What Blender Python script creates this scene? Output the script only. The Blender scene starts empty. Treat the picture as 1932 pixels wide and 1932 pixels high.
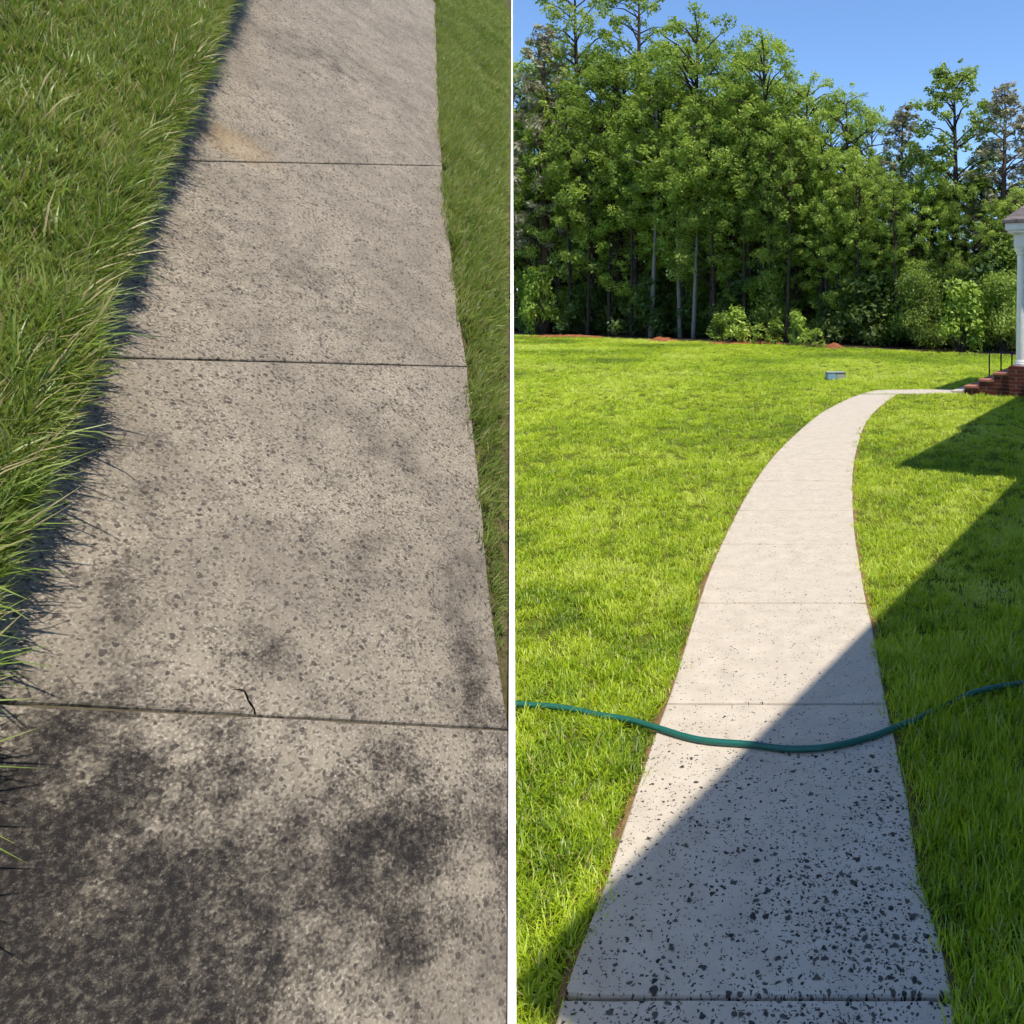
import bpy, bmesh, math, random
import numpy as np
from mathutils import Vector, Matrix, Euler

# ------------------------------------------------------------------ camera, sky, sun, exposure
SC = bpy.context.scene
COL = SC.collection
R_ = math.radians
PX = 1932.0              # pixel scale in which the photograph was measured
FPX = 1400.0             # focal length in those pixels
CX, CY = 1451.0, 585.0   # principal point (level camera, shifted lens)
CAMH = 1.6

cam_d = bpy.data.cameras.new('camera')
cam = bpy.data.objects.new('camera', cam_d)
COL.objects.link(cam)
cam.location = (0, 0, CAMH)
cam.rotation_euler = (R_(90), 0, 0)
cam_d.sensor_width = 36
cam_d.lens = 36 * FPX / PX
cam_d.shift_x = (PX / 2 - CX) / PX
cam_d.shift_y = -(PX / 2 - CY) / PX
cam_d.clip_start = 0.02
cam_d.clip_end = 2000
SC.camera = cam

SUN_EL, SUN_AZ = R_(64), R_(137)       # azimuth: right of straight ahead
SUN = Vector((math.cos(SUN_EL) * math.sin(SUN_AZ), math.cos(SUN_EL) * math.cos(SUN_AZ), math.sin(SUN_EL)))
world = bpy.data.worlds.new('World')
SC.world = world
world.use_nodes = True
wn = world.node_tree
wn.nodes.clear()
sky = wn.nodes.new('ShaderNodeTexSky')
sky.sky_type = 'NISHITA'
sky.sun_disc = False
sky.sun_elevation = SUN_EL
sky.sun_rotation = SUN_AZ
sky.air_density = 1.0
sky.dust_density = 0.0
sky.ozone_density = 8.0
bg = wn.nodes.new('ShaderNodeBackground')
bg.inputs['Strength'].default_value = 0.15
wo = wn.nodes.new('ShaderNodeOutputWorld')
wn.links.new(sky.outputs[0], bg.inputs[0])
wn.links.new(bg.outputs[0], wo.inputs[0])

sun_d = bpy.data.lights.new('sun', 'SUN')
sun_d.energy = 3.95
sun_d.angle = R_(0.55)
sun_d.color = (1.0, 0.91, 0.77)
sun = bpy.data.objects.new('sun', sun_d)
COL.objects.link(sun)
sun.rotation_euler = (-SUN).to_track_quat('-Z', 'Y').to_euler()

SC.view_settings.view_transform = 'Standard'
SC.view_settings.look = 'None'
SC.view_settings.exposure = 0.58
SC.view_settings.gamma = 1.0
SC.render.film_transparent = False
SC.cycles.max_bounces = 5
SC.cycles.diffuse_bounces = 3
SC.cycles.glossy_bounces = 2
SC.cycles.transmission_bounces = 4
SC.cycles.use_adaptive_sampling = True
SC.cycles.adaptive_threshold = 0.04
SC.cycles.adaptive_min_samples = 12
SC.cycles.transparent_max_bounces = 6

rng = np.random.default_rng(7)
random.seed(7)

# ------------------------------------------------------------------ helpers
def ray(x, y):
    return Vector(((x - CX) / FPX, 1.0, (CY - y) / FPX))

def gnd(x, y, z=0.0):
    """photo measurement -> point on the level ground"""
    r = ray(x, y)
    t = (z - CAMH) / r.z
    return Vector((r.x * t, t, z))

def at_depth(x, y, D):
    r = ray(x, y)
    return Vector((r.x * D, D, CAMH + r.z * D))

def link(o, parent=None):
    COL.objects.link(o)
    if parent is not None:
        o.parent = parent
    return o

def mesh_obj(name, verts, faces, mat=None, parent=None, smooth=False, mats=None, fmat=None):
    me = bpy.data.meshes.new(name)
    me.from_pydata([tuple(v) for v in verts], [], faces)
    if mats:
        for m in mats: me.materials.append(m)
        if fmat is not None: me.polygons.foreach_set('material_index', np.asarray(fmat, dtype=np.int32))
    elif mat: me.materials.append(mat)
    if smooth: me.polygons.foreach_set('use_smooth', np.ones(len(me.polygons), dtype=bool))
    me.update()
    return link(bpy.data.objects.new(name, me), parent)

def tag(o, label=None, cat=None, group=None, kind=None):
    if label: o['label'] = label
    if cat: o['category'] = cat
    if group: o['group'] = group
    if kind: o['kind'] = kind
    return o

def empty(name, loc=(0, 0, 0), rz=0, parent=None):
    o = bpy.data.objects.new(name, None)
    o.location = loc
    o.rotation_euler = (0, 0, rz)
    o.empty_display_size = 0.2
    return link(o, parent)

def box_data(x0, x1, y0, y1, z0, z1):
    v = [(x0, y0, z0), (x1, y0, z0), (x1, y1, z0), (x0, y1, z0), (x0, y0, z1), (x1, y0, z1), (x1, y1, z1), (x0, y1, z1)]
    f = [(3, 2, 1, 0), (4, 5, 6, 7), (0, 1, 5, 4), (1, 2, 6, 5), (2, 3, 7, 6), (3, 0, 4, 7)]
    return v, f

def bevel_obj(o, w, seg=2):
    bm = bmesh.new(); bm.from_mesh(o.data)
    bmesh.ops.bevel(bm, geom=bm.edges[:], offset=w, segments=seg, affect='EDGES', clamp_overlap=True)
    bm.to_mesh(o.data); bm.free()
    return o

def box(name, b, mat, parent=None, bev=0):
    o = mesh_obj(name, *box_data(*b), mat, parent)
    if bev: bevel_obj(o, bev)
    return o

def tube_data(pts, radii, n=8, cap=True):
    pts = [Vector(p) for p in pts]
    V, F = [], []
    up = Vector((0, 0, 1))
    prev = None
    for i, p in enumerate(pts):
        d = (pts[min(i + 1, len(pts) - 1)] - pts[max(i - 1, 0)]).normalized()
        if prev is None:
            a = d.cross(up)
            if a.length < 1e-3: a = d.cross(Vector((1, 0, 0)))
            a.normalize()
        else:
            a = (prev - d * prev.dot(d)).normalized()
        prev = a
        b = d.cross(a)
        r = radii[i] if hasattr(radii, '__len__') else radii
        for k in range(n):
            t = 2 * math.pi * k / n
            V.append(p + (a * math.cos(t) + b * math.sin(t)) * r)
    for i in range(len(pts) - 1):
        for k in range(n):
            k2 = (k + 1) % n
            F.append((i * n + k, i * n + k2, (i + 1) * n + k2, (i + 1) * n + k))
    if cap:
        F.append(tuple(range(n - 1, -1, -1)))
        F.append(tuple(range((len(pts) - 1) * n, len(pts) * n)))
    return V, F

def merge(parts):
    V, F = [], []
    for v, f in parts:
        o = len(V)
        V += list(v)
        F += [tuple(i + o for i in q) for q in f]
    return V, F

def catmull(pts, per=8):
    pts = [Vector(p) for p in pts]
    out = []
    P = [2 * pts[0] - pts[1]] + pts + [2 * pts[-1] - pts[-2]]
    for i in range(1, len(P) - 2):
        for k in range(per):
            t = k / per
            a, b, c, d = P[i - 1], P[i], P[i + 1], P[i + 2]
            out.append(0.5 * ((2 * b) + (c - a) * t + (2 * a - 5 * b + 4 * c - d) * t * t + (3 * b - a - 3 * c + d) * t ** 3))
    out.append(pts[-1])
    return out

def vnoise(x, y, seed, cell):
    """smooth value noise on arrays, 0..1"""
    r = np.random.default_rng(seed).random((64, 64))
    gx, gy = np.asarray(x) / cell, np.asarray(y) / cell
    ix, iy = np.floor(gx).astype(int), np.floor(gy).astype(int)
    fx, fy = gx - ix, gy - iy
    fx, fy = fx * fx * (3 - 2 * fx), fy * fy * (3 - 2 * fy)
    g = lambda a, b: r[a % 64, b % 64]
    return (g(ix, iy) * (1 - fx) + g(ix + 1, iy) * fx) * (1 - fy) + (g(ix, iy + 1) * (1 - fx) + g(ix + 1, iy + 1) * fx) * fy

def inside(px, py, poly):
    res = np.zeros(len(px), dtype=bool)
    n = len(poly)
    for i in range(n):
        x0, y0 = poly[i]; x1, y1 = poly[(i + 1) % n]
        if y0 == y1: continue
        c = ((y0 > py) != (y1 > py)) & (px < (x1 - x0) * (py - y0) / (y1 - y0) + x0)
        res ^= c
    return res

# ------------------------------------------------------------------ materials
class NT:
    def __init__(s, name):
        s.m = bpy.data.materials.new(name); s.m.use_nodes = True
        s.t = s.m.node_tree; s.t.nodes.clear()
        s.out = s.t.nodes.new('ShaderNodeOutputMaterial')
    def n(s, t, **kw):
        q = s.t.nodes.new(t)
        for k, v in kw.items():
            if k.startswith('i_'):
                q.inputs[int(k[2:]) if k[2:].isdigit() else k[2:].replace('_', ' ')].default_value = v
            else: setattr(q, k, v)
        return q
    def l(s, a, b): s.t.links.new(a, b)
    def math(s, op, a, b=None, c=None, clamp=False):
        q = s.t.nodes.new('ShaderNodeMath'); q.operation = op; q.use_clamp = clamp
        for i, v in enumerate((a, b, c)):
            if v is None: continue
            if isinstance(v, (int, float)): q.inputs[i].default_value = v
            else: s.l(v, q.inputs[i])
        return q.outputs[0]
    def mix(s, f, a, b, mode='MIX'):
        q = s.t.nodes.new('ShaderNodeMix'); q.data_type = 'RGBA'; q.blend_type = mode
        for sock, v in ((q.inputs[0], f), (q.inputs[6], a), (q.inputs[7], b)):
            if isinstance(v, (int, float)): sock.default_value = v
            elif isinstance(v, tuple): sock.default_value = (*v, 1)
            else: s.l(v, sock)
        return q.outputs[2]
    def ramp(s, f, stops, interp='LINEAR'):
        q = s.t.nodes.new('ShaderNodeValToRGB'); q.color_ramp.interpolation = interp
        e = q.color_ramp.elements
        while len(e) < len(stops): e.new(0.5)
        for k, (p, c) in enumerate(stops):
            e[k].position = p; e[k].color = (*c, 1) if isinstance(c, tuple) else (c, c, c, 1)
        s.l(f, q.inputs[0])
        return q.outputs[0]
    def noise(s, vec, scale, detail=4, rough=0.6):
        q = s.t.nodes.new('ShaderNodeTexNoise')
        q.inputs['Scale'].default_value = scale; q.inputs['Detail'].default_value = detail; q.inputs['Roughness'].default_value = rough
        if vec is not None: s.l(vec, q.inputs['Vector'])
        return q.outputs[0]
    def obj(s):
        return s.t.nodes.new('ShaderNodeTexCoord').outputs['Object']
    def bump(s, h, strength, dist):
        q = s.t.nodes.new('ShaderNodeBump'); q.inputs['Strength'].default_value = strength; q.inputs['Distance'].default_value = dist
        s.l(h, q.inputs['Height']); return q.outputs[0]
    def principled(s, col, rough=0.8, spec=0.3, normal=None, metal=0):
        q = s.t.nodes.new('ShaderNodeBsdfPrincipled')
        for sock, v in ((q.inputs['Base Color'], col), (q.inputs['Roughness'], rough)):
            if isinstance(v, tuple): sock.default_value = (*v, 1)
            elif isinstance(v, (int, float)): sock.default_value = v
            else: s.l(v, sock)
        q.inputs['Specular IOR Level'].default_value = spec
        q.inputs['Metallic'].default_value = metal
        if normal is not None: s.l(normal, q.inputs['Normal'])
        s.l(q.outputs[0], s.out.inputs[0])
        return q

def spot_field(t, vec, spots):
    """soft stain mask: max over elliptical spots (x, y, rx, ry, strength) in object space"""
    acc = None
    for (x, y, rx, ry, st) in spots:
        a = t.n('ShaderNodeVectorMath', operation='SUBTRACT'); t.l(vec, a.inputs[0]); a.inputs[1].default_value = (x, y, 0)
        b = t.n('ShaderNodeVectorMath', operation='MULTIPLY'); t.l(a.outputs[0], b.inputs[0]); b.inputs[1].default_value = (1 / rx, 1 / ry, 0)
        c = t.n('ShaderNodeVectorMath', operation='LENGTH'); t.l(b.outputs[0], c.inputs[0])
        d = t.math('MULTIPLY', t.math('SUBTRACT', 1.0, c.outputs['Value'], clamp=True), st)
        acc = d if acc is None else t.math('MAXIMUM', acc, d)
    return acc

def mat_plain(name, col, rough=0.6, spec=0.3, noise=0.0, scale=8, metal=0):
    t = NT(name)
    c = col
    nm = None
    if noise:
        n = t.noise(t.obj(), scale, 5)
        c = t.mix(t.math('MULTIPLY', n, 1.0), tuple(v * (1 - noise) for v in col), tuple(min(1, v * (1 + noise)) for v in col))
        nm = t.bump(n, 0.3, 0.01)
    t.principled(c, rough, spec, nm, metal)
    return t.m

def mat_grass(name, dark, mid, mid2, light, straw, trans=0.45, straw_amt=0.08):
    t = NT(name)
    tint = t.n('ShaderNodeAttribute', attribute_type='INSTANCER', attribute_name='tint').outputs['Fac']
    bl = t.n('ShaderNodeAttribute', attribute_type='GEOMETRY', attribute_name='blade').outputs['Fac']
    f = t.math('ADD', t.math('MULTIPLY', tint, 0.65), t.math('MULTIPLY', bl, 0.35))
    c = t.ramp(f, [(0.1, dark), (0.42, mid), (0.62, mid2), (0.9, light)])
    s = t.math('GREATER_THAN', bl, 1 - straw_amt)
    c = t.mix(s, c, straw)
    d = t.n('ShaderNodeBsdfDiffuse'); t.l(c, d.inputs[0])
    tr = t.n('ShaderNodeBsdfTranslucent')
    c2 = t.mix(0.5, c, (0.5, 0.62, 0.03), 'MIX')
    t.l(t.mix(0.35, c, c2), tr.inputs[0])
    g = t.n('ShaderNodeBsdfGlossy', i_Roughness=0.42); g.inputs[0].default_value = (0.9, 0.95, 0.9, 1)
    m1 = t.n('ShaderNodeMixShader'); m1.inputs[0].default_value = trans
    t.l(d.outputs[0], m1.inputs[1]); t.l(tr.outputs[0], m1.inputs[2])
    m2 = t.n('ShaderNodeMixShader'); m2.inputs[0].default_value = 0.03
    t.l(m1.outputs[0], m2.inputs[1]); t.l(g.outputs[0], m2.inputs[2])
    t.l(m2.outputs[0], t.out.inputs[0])
    return t.m

def mat_leaf(name, dark, mid, light, trans=0.4, tcol=(0.3, 0.45, 0.04)):
    t = NT(name)
    lf = t.n('ShaderNodeAttribute', attribute_type='GEOMETRY', attribute_name='leaf').outputs['Fac']
    oi = t.n('ShaderNodeObjectInfo').outputs['Random']
    f = t.math('ADD', t.math('MULTIPLY', lf, 0.58), t.math('MULTIPLY', oi, 0.42))
    c = t.ramp(f, [(0.1, dark), (0.5, mid), (0.95, light)])
    d = t.n('ShaderNodeBsdfDiffuse'); t.l(c, d.inputs[0])
    tr = t.n('ShaderNodeBsdfTranslucent'); t.l(t.mix(0.5, c, tcol), tr.inputs[0])
    g = t.n('ShaderNodeBsdfGlossy', i_Roughness=0.6); g.inputs[0].default_value = (0.9, 0.95, 0.9, 1)
    m1 = t.n('ShaderNodeMixShader'); m1.inputs[0].default_value = trans
    t.l(d.outputs[0], m1.inputs[1]); t.l(tr.outputs[0], m1.inputs[2])
    m2 = t.n('ShaderNodeMixShader'); m2.inputs[0].default_value = 0.025
    t.l(m1.outputs[0], m2.inputs[1]); t.l(g.outputs[0], m2.inputs[2])
    t.l(m2.outputs[0], t.out.inputs[0])
    return t.m

def mat_ground(name, a, b, c, s1=3.0, s2=40.0):
    t = NT(name)
    o = t.obj()
    n1 = t.noise(o, s1, 5); n2 = t.noise(o, s2, 4)
    col = t.mix(t.ramp(n1, [(0.35, 0.0), (0.65, 1.0)]), a, b)
    col = t.mix(t.ramp(n2, [(0.45, 0.0), (0.7, 1.0)]), col, c)
    t.principled(col, 0.95, 0.1, t.bump(n2, 0.6, 0.02))
    return t.m

def mat_bark(name, a, b):
    t = NT(name)
    o = t.obj()
    mp = t.n('ShaderNodeMapping'); mp.inputs['Scale'].default_value = (9, 9, 1.6); t.l(o, mp.inputs[0])
    n = t.noise(mp.outputs[0], 3, 5)
    t.principled(t.mix(t.ramp(n, [(0.35, 0.0), (0.68, 1.0)]), a, b), 0.95, 0.1, t.bump(n, 0.8, 0.03))
    return t.m

# ------------------------------------------------------------------ the raised bank on the left: its own frame
AX_F = ray(480, 966).normalized()                       # sight line to the middle of the bank
AX_R = AX_F.cross(Vector((0, 0, 1))).normalized()
AX_U = AX_R.cross(AX_F)
PITCH, ROLL = R_(51), R_(27)
N0 = (-math.sin(PITCH)) * AX_F + math.cos(PITCH) * AX_U
Y0 = math.cos(PITCH) * AX_F + math.sin(PITCH) * AX_U
BN = (N0 * math.cos(ROLL) + AX_R * math.sin(ROLL)).normalized()
BX = (AX_R * math.cos(ROLL) - N0 * math.sin(ROLL)).normalized()
BY = BN.cross(BX)
CAMP = Vector((0, 0, CAMH))
DIST = 1.75
BO = CAMP + AX_F * (DIST)
M_BANK = Matrix(((BX.x, BY.x, BN.x, BO.x), (BX.y, BY.y, BN.y, BO.y), (BX.z, BY.z, BN.z, BO.z), (0, 0, 0, 1)))
M_INV = M_BANK.inverted()

def bank(x, y, z=0.0):
    """photo measurement -> point in the bank's own coordinates, on the layer z above its paving"""
    r = ray(x, y)
    o = M_INV @ CAMP
    d = M_INV.to_3x3() @ r
    t = (z - o.z) / d.z
    return o + d * t

def on_bank(o):
    o.matrix_world = M_BANK
    return o

# ------------------------------------------------------------------ materials in use
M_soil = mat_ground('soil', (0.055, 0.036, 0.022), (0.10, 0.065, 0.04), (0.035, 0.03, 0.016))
M_lawn_base = mat_ground('lawn_thatch', (0.09, 0.12, 0.014), (0.13, 0.16, 0.016), (0.07, 0.07, 0.02), 1.2, 60)
M_bank_base = mat_ground('bank_thatch', (0.06, 0.075, 0.02), (0.09, 0.09, 0.03), (0.10, 0.075, 0.04), 6, 60)
M_verge = mat_ground('verge_soil', (0.07, 0.075, 0.025), (0.15, 0.11, 0.065), (0.05, 0.06, 0.018), 14, 90)
M_edge = mat_ground('edge_soil', (0.20, 0.12, 0.06), (0.26, 0.17, 0.08), (0.12, 0.10, 0.03), 8, 70)
M_litter = mat_ground('leaf_litter', (0.05, 0.035, 0.02), (0.08, 0.05, 0.028), (0.03, 0.035, 0.012), 0.7, 8)
M_clay = mat_ground('red_clay', (0.26, 0.08, 0.035), (0.32, 0.12, 0.055), (0.12, 0.06, 0.03), 2.5, 14)
M_wall = mat_plain('white_panel', (0.82, 0.82, 0.81), 0.45, 0.4)
M_grass_r = mat_grass('lawn_grass', (0.09, 0.18, 0.015), (0.36, 0.52, 0.018), (0.53, 0.65, 0.03), (0.64, 0.74, 0.2), (0.55, 0.48, 0.2), 0.45, 0.05)
M_grass_l = mat_grass('bank_grass', (0.08, 0.13, 0.022), (0.19, 0.28, 0.045), (0.28, 0.34, 0.07), (0.40, 0.46, 0.18), (0.46, 0.38, 0.2), 0.4, 0.17)

def concrete_clean():
    t = NT('clean_concrete')
    o = t.obj()
    fine = t.noise(o, 160, 4, 0.7)
    mid = t.noise(o, 9, 5)
    col = t.mix(t.ramp(mid, [(0.3, 0.0), (0.7, 1.0)]), (0.43, 0.38, 0.315), (0.53, 0.475, 0.40))
    col = t.mix(t.math('MULTIPLY', t.ramp(fine, [(0.5, 0.0), (0.72, 1.0)]), 0.35), col, (0.33, 0.29, 0.25))
    # black mould specks left in the pores: irregular cells, denser where the wear field is high
    wob = t.n('ShaderNodeTexNoise'); wob.inputs['Scale'].default_value = 55; wob.inputs['Detail'].default_value = 2; t.l(o, wob.inputs['Vector'])
    sc = t.n('ShaderNodeVectorMath', operation='MULTIPLY_ADD'); t.l(wob.outputs['Color'], sc.inputs[0]); sc.inputs[1].default_value = (0.026, 0.026, 0); t.l(o, sc.inputs[2])
    P = [gnd(*p) for p in ((1600, 1740), (1560, 1930), (1240, 1930), (1690, 1560))]
    fld = spot_field(t, o, [(P[0].x, P[0].y, 0.46, 0.55, 1.0), (P[1].x, P[1].y, 0.5, 0.3, 0.9), (P[2].x, P[2].y, 0.4, 0.3, 0.7), (P[3].x, P[3].y, 0.32, 0.7, 0.75),
                            (0.1, 2.0, 0.9, 1.2, 0.5)])
    big = t.noise(o, 3.0, 2)
    dens = t.math('MULTIPLY', fld, t.math('ADD', t.math('MULTIPLY', big, 1.2), 0.3), clamp=True)
    spk = None
    for scale, r0, base, gain, k in ((110, 0.0036, 0.16, 0.65, 0.9), (60, 0.0062, 0.03, 1.0, 1.0), (34, 0.0115, -0.14, 1.1, 1.0)):
        v = t.n('ShaderNodeTexVoronoi', i_Scale=scale, i_Randomness=1.0); v.voronoi_dimensions = '2D'
        t.l(sc.outputs[0], v.inputs['Vector'])
        sep = t.n('ShaderNodeSeparateColor'); t.l(v.outputs['Color'], sep.inputs[0])
        present = t.math('LESS_THAN', sep.outputs[0], t.math('MULTIPLY_ADD', dens, gain, base))
        rad = t.math('MULTIPLY', t.math('MULTIPLY_ADD', sep.outputs[1], 0.75, 0.25), r0 * scale)
        dd = t.math('DIVIDE', v.outputs['Distance'], rad)
        blob = t.math('SUBTRACT', 1.0, t.math('MULTIPLY', t.math('SUBTRACT', dd, 0.65), 2.6, clamp=True), clamp=True)
        q = t.math('MULTIPLY', t.math('MULTIPLY', blob, present), t.math('MULTIPLY', t.math('MULTIPLY_ADD', sep.outputs[2], 0.15, 0.85), k))
        spk = q if spk is None else t.math('MAXIMUM', spk, q)
    col = t.mix(t.math('MULTIPLY', spk, 0.97), col, (0.012, 0.012, 0.014))
    h = t.math('SUBTRACT', t.math('MULTIPLY', fine, 0.4), spk)
    t.principled(col, 0.9, 0.2, t.bump(h, 0.35, 0.003))
    return t.m

def concrete_dirty():
    t = NT('stained_concrete')
    o = t.obj()
    fine = t.noise(o, 190, 2, 0.6)
    mid = t.noise(o, 14, 5, 0.65)
    big = t.noise(o, 3.2, 5, 0.6)
    def grit(scale):
        v_ = t.n('ShaderNodeTexVoronoi', i_Scale=scale, i_Randomness=1.0); v_.voronoi_dimensions = '2D'; t.l(o, v_.inputs['Vector'])
        sp = t.n('ShaderNodeSeparateColor'); t.l(v_.outputs['Color'], sp.inputs[0])
        return sp.outputs[0]
    g1, g2 = grit(330), grit(235)
    col = t.mix(t.ramp(mid, [(0.35, 0.0), (0.65, 1.0)]), (0.33, 0.287, 0.222), (0.262, 0.228, 0.18))
    col = t.mix(t.math('MULTIPLY', g1, 0.8), col, (0.20, 0.172, 0.14))
    col = t.mix(t.math('MULTIPLY', t.math('GREATER_THAN', g1, 0.88), 0.5), col, (0.52, 0.47, 0.39))
    dk = t.math('MULTIPLY_ADD', t.ramp(mid, [(0.38, 0.0), (0.66, 1.0)]), -0.24, 0.88)
    col = t.mix(t.math('MULTIPLY', t.math('GREATER_THAN', g2, dk), 0.7), col, (0.085, 0.072, 0.06))
    grime = t.math('MULTIPLY', t.ramp(big, [(0.38, 0.0), (0.66, 1.0)]), 0.55)
    col = t.mix(grime, col, (0.135, 0.117, 0.098))
    # small black pits
    wob = t.n('ShaderNodeTexNoise'); wob.inputs['Scale'].default_value = 70; t.l(o, wob.inputs['Vector'])
    sc = t.n('ShaderNodeVectorMath', operation='MULTIPLY_ADD'); t.l(wob.outputs['Color'], sc.inputs[0]); sc.inputs[1].default_value = (0.012, 0.012, 0); t.l(o, sc.inputs[2])
    v = t.n('ShaderNodeTexVoronoi', i_Scale=70, i_Randomness=1.0); v.voronoi_dimensions = '2D'; t.l(sc.outputs[0], v.inputs['Vector'])
    sep = t.n('ShaderNodeSeparateColor'); t.l(v.outputs['Color'], sep.inputs[0])
    pit = t.math('MULTIPLY', t.math('LESS_THAN', v.outputs['Distance'], t.math('MULTIPLY', sep.outputs[1], 0.34)), t.math('LESS_THAN', sep.outputs[0], t.math('MULTIPLY', t.ramp(mid, [(0.4, 0.2), (0.62, 0.9)]), 0.75)))
    col = t.mix(t.math('MULTIPLY', pit, 0.75), col, (0.045, 0.04, 0.04))
    # black algae growths
    S = []
    for (x, y, rx, ry, st) in ((745, 1570, 0.12, 0.13, 1.05), (700, 1660, 0.13, 0.08, 0.7), (780, 1700, 0.08, 0.10, 0.75), (80, 1690, 0.24, 0.24, 1.2), (230, 1790, 0.20, 0.18, 1.0), (40, 1880, 0.34, 0.2, 1.3), (210, 1930, 0.2, 0.12, 1.0),
                               (560, 1880, 0.3, 0.12, 0.42), (480, 1240, 0.08, 0.08, 0.36), (700, 1060, 0.14, 0.10, 0.22), (740, 850, 0.2, 0.3, 0.2), (930, 1480, 0.08, 0.5, 0.42), (900, 1150, 0.06, 0.5, 0.2),
                               (230, 1060, 0.10, 0.3, 0.28), (600, 560, 0.25, 0.25, 0.25), (640, 130, 0.4, 0.3, 0.25), (430, 480, 0.12, 0.25, 0.25), (400, 1700, 0.6, 0.3, 0.3)):
        p = bank(x, y); S.append((p.x, p.y, rx * 1.45, ry * 1.45, st))
    fld = spot_field(t, o, S)
    alg = t.math('ADD', t.math('MULTIPLY', t.math('POWER', fld, 0.8), 0.85), t.math('ADD', t.math('MULTIPLY', t.math('SUBTRACT', mid, 0.5), 1.5), t.math('ADD', t.math('MULTIPLY', t.math('SUBTRACT', big, 0.5), 0.9), t.math('MULTIPLY', t.math('SUBTRACT', fine, 0.5), 1.3))))
    alg = t.math('MULTIPLY', t.ramp(alg, [(0.14, 0.0), (0.66, 1.0)]), t.math('MULTIPLY', fld, 3.0, clamp=True))
    holes = t.ramp(t.noise(o, 95, 6, 0.85), [(0.48, 0.0), (0.72, 1.0)])
    alg = t.math('MULTIPLY', alg, t.math('SUBTRACT', 1.0, t.math('MULTIPLY', holes, 0.62)))
    col = t.mix(t.math('MULTIPLY', alg, 0.97), col, (0.017, 0.0155, 0.016))
    # rust-brown patch by the upper joint
    p = bank(440, 270)
    ru = t.math('MULTIPLY', spot_field(t, o, [(p.x, p.y, 0.16, 0.12, 1.0)]), mid)
    col = t.mix(t.math('MULTIPLY', ru, 0.9), col, (0.34, 0.23, 0.10))
    t.principled(col, 0.95, 0.06, t.bump(t.math('ADD', fine, t.math('MULTIPLY', g2, 0.5)), 0.22, 0.003))
    return t.m

M_conc_r = concrete_clean()
M_conc_l = concrete_dirty()

# ------------------------------------------------------------------ GROUND (level lawn, woodland floor)
v, f = [], []
gx = [-160, -60, -30, -18, -10, -5, -2, 0, 2, 5, 10, 18, 30, 60, 160]
gy = [-40, -8, -2, 0, 2, 4, 8, 14, 22, 32, 46, 70, 120, 220, 400]
for yy in gy:
    for xx in gx:
        v.append((xx, yy, -0.03))
for j in range(len(gy) - 1):
    for i in range(len(gx) - 1):
        a = j * len(gx) + i
        f.append((a, a + 1, a + 1 + len(gx), a + len(gx)))
lawn = tag(mesh_obj('lawn', v, f, M_lawn_base), kind='structure')

EDGE_PX = [(971, 632), (1200, 640), (1400, 648), (1590, 656), (1850, 668), (1932, 672)]
EDGE = [gnd(*p) for p in EDGE_PX]
EDGE = [Vector((-60, 84, 0)), Vector((-32, 62, 0))] + EDGE + [Vector((16, 19, 0)), Vector((40, 5, 0))]
def edge_depth(x):
    return float(np.interp(x, [p.x for p in EDGE], [p.y for p in EDGE]))
ep = []
for i in range(161):
    x = -60 + 100 * i / 160
    ep.append((x, edge_depth(x) + 0.9 * (vnoise([x], [0.3], 5, 2.3)[0] - 0.5)))
v = [(x, y, -0.024) for x, y in ep] + [(x * 2.2, 220, -0.024) for x, y in ep]
n = len(ep)
f = [(i, i + 1, n + i + 1, n + i) for i in range(n - 1)]
tag(mesh_obj('woodland_floor', v, f, M_litter), kind='structure')

# ------------------------------------------------------------------ slab builder
def slab_mesh(name, outline, thick, mat, bev=0.006, seed=0, jit=0.0015):
    """outline: list of 2-D points (counter-clockwise); one concrete slab, top at z = 0, arrised edges"""
    r = random.Random(seed)
    pts = []
    n = len(outline)
    for i in range(n):
        a, b = Vector(outline[i]), Vector(outline[(i + 1) % n])
        k = max(1, int((b - a).length / 0.06))
        for q in range(k):
            p = a.lerp(b, q / k)
            pts.append(p + (Vector((r.uniform(-jit, jit), r.uniform(-jit, jit))) if q else Vector((0, 0))))
    q_ = [pts[0]]
    for p in pts[1:]:
        if (p - q_[-1]).length > 0.018: q_.append(p)
    if (q_[-1] - q_[0]).length < 0.018: q_.pop()
    pts = q_
    n = len(pts)
    V, F = [], []
    nrm = []
    for i in range(n):
        d = pts[(i + 1) % n] - pts[i - 1]
        nrm.append(Vector((-d.y, d.x)).normalized())
    for (ins, z) in ((bev, 0.0), (bev * 0.35, -bev * 0.4), (0, -bev * 1.3), (0, -thick)):
        for i in range(n):
            p = pts[i] + nrm[i] * ins
            V.append((p.x, p.y, z))
    for k in range(3):
        for i in range(n):
            j = (i + 1) % n
            F.append((k * n + j, k * n + i, (k + 1) * n + i, (k + 1) * n + j))
    F.append(tuple(range(n)))
    F.append(tuple(range(4 * n - 1, 3 * n - 1, -1)))
    return mesh_obj(name, V, F, mat)

def polyline_at(pl, t_list, key):
    """points on a dense polyline where key(point) = t"""
    ks = [key(p) for p in pl]
    out = []
    for t in t_list:
        for i in range(len(pl) - 1):
            if (ks[i] - t) * (ks[i + 1] - t) <= 0 and ks[i] != ks[i + 1]:
                w = (t - ks[i]) / (ks[i + 1] - ks[i])
                out.append((i + w, pl[i].lerp(pl[i + 1], w)))
                break
    return out

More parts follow.
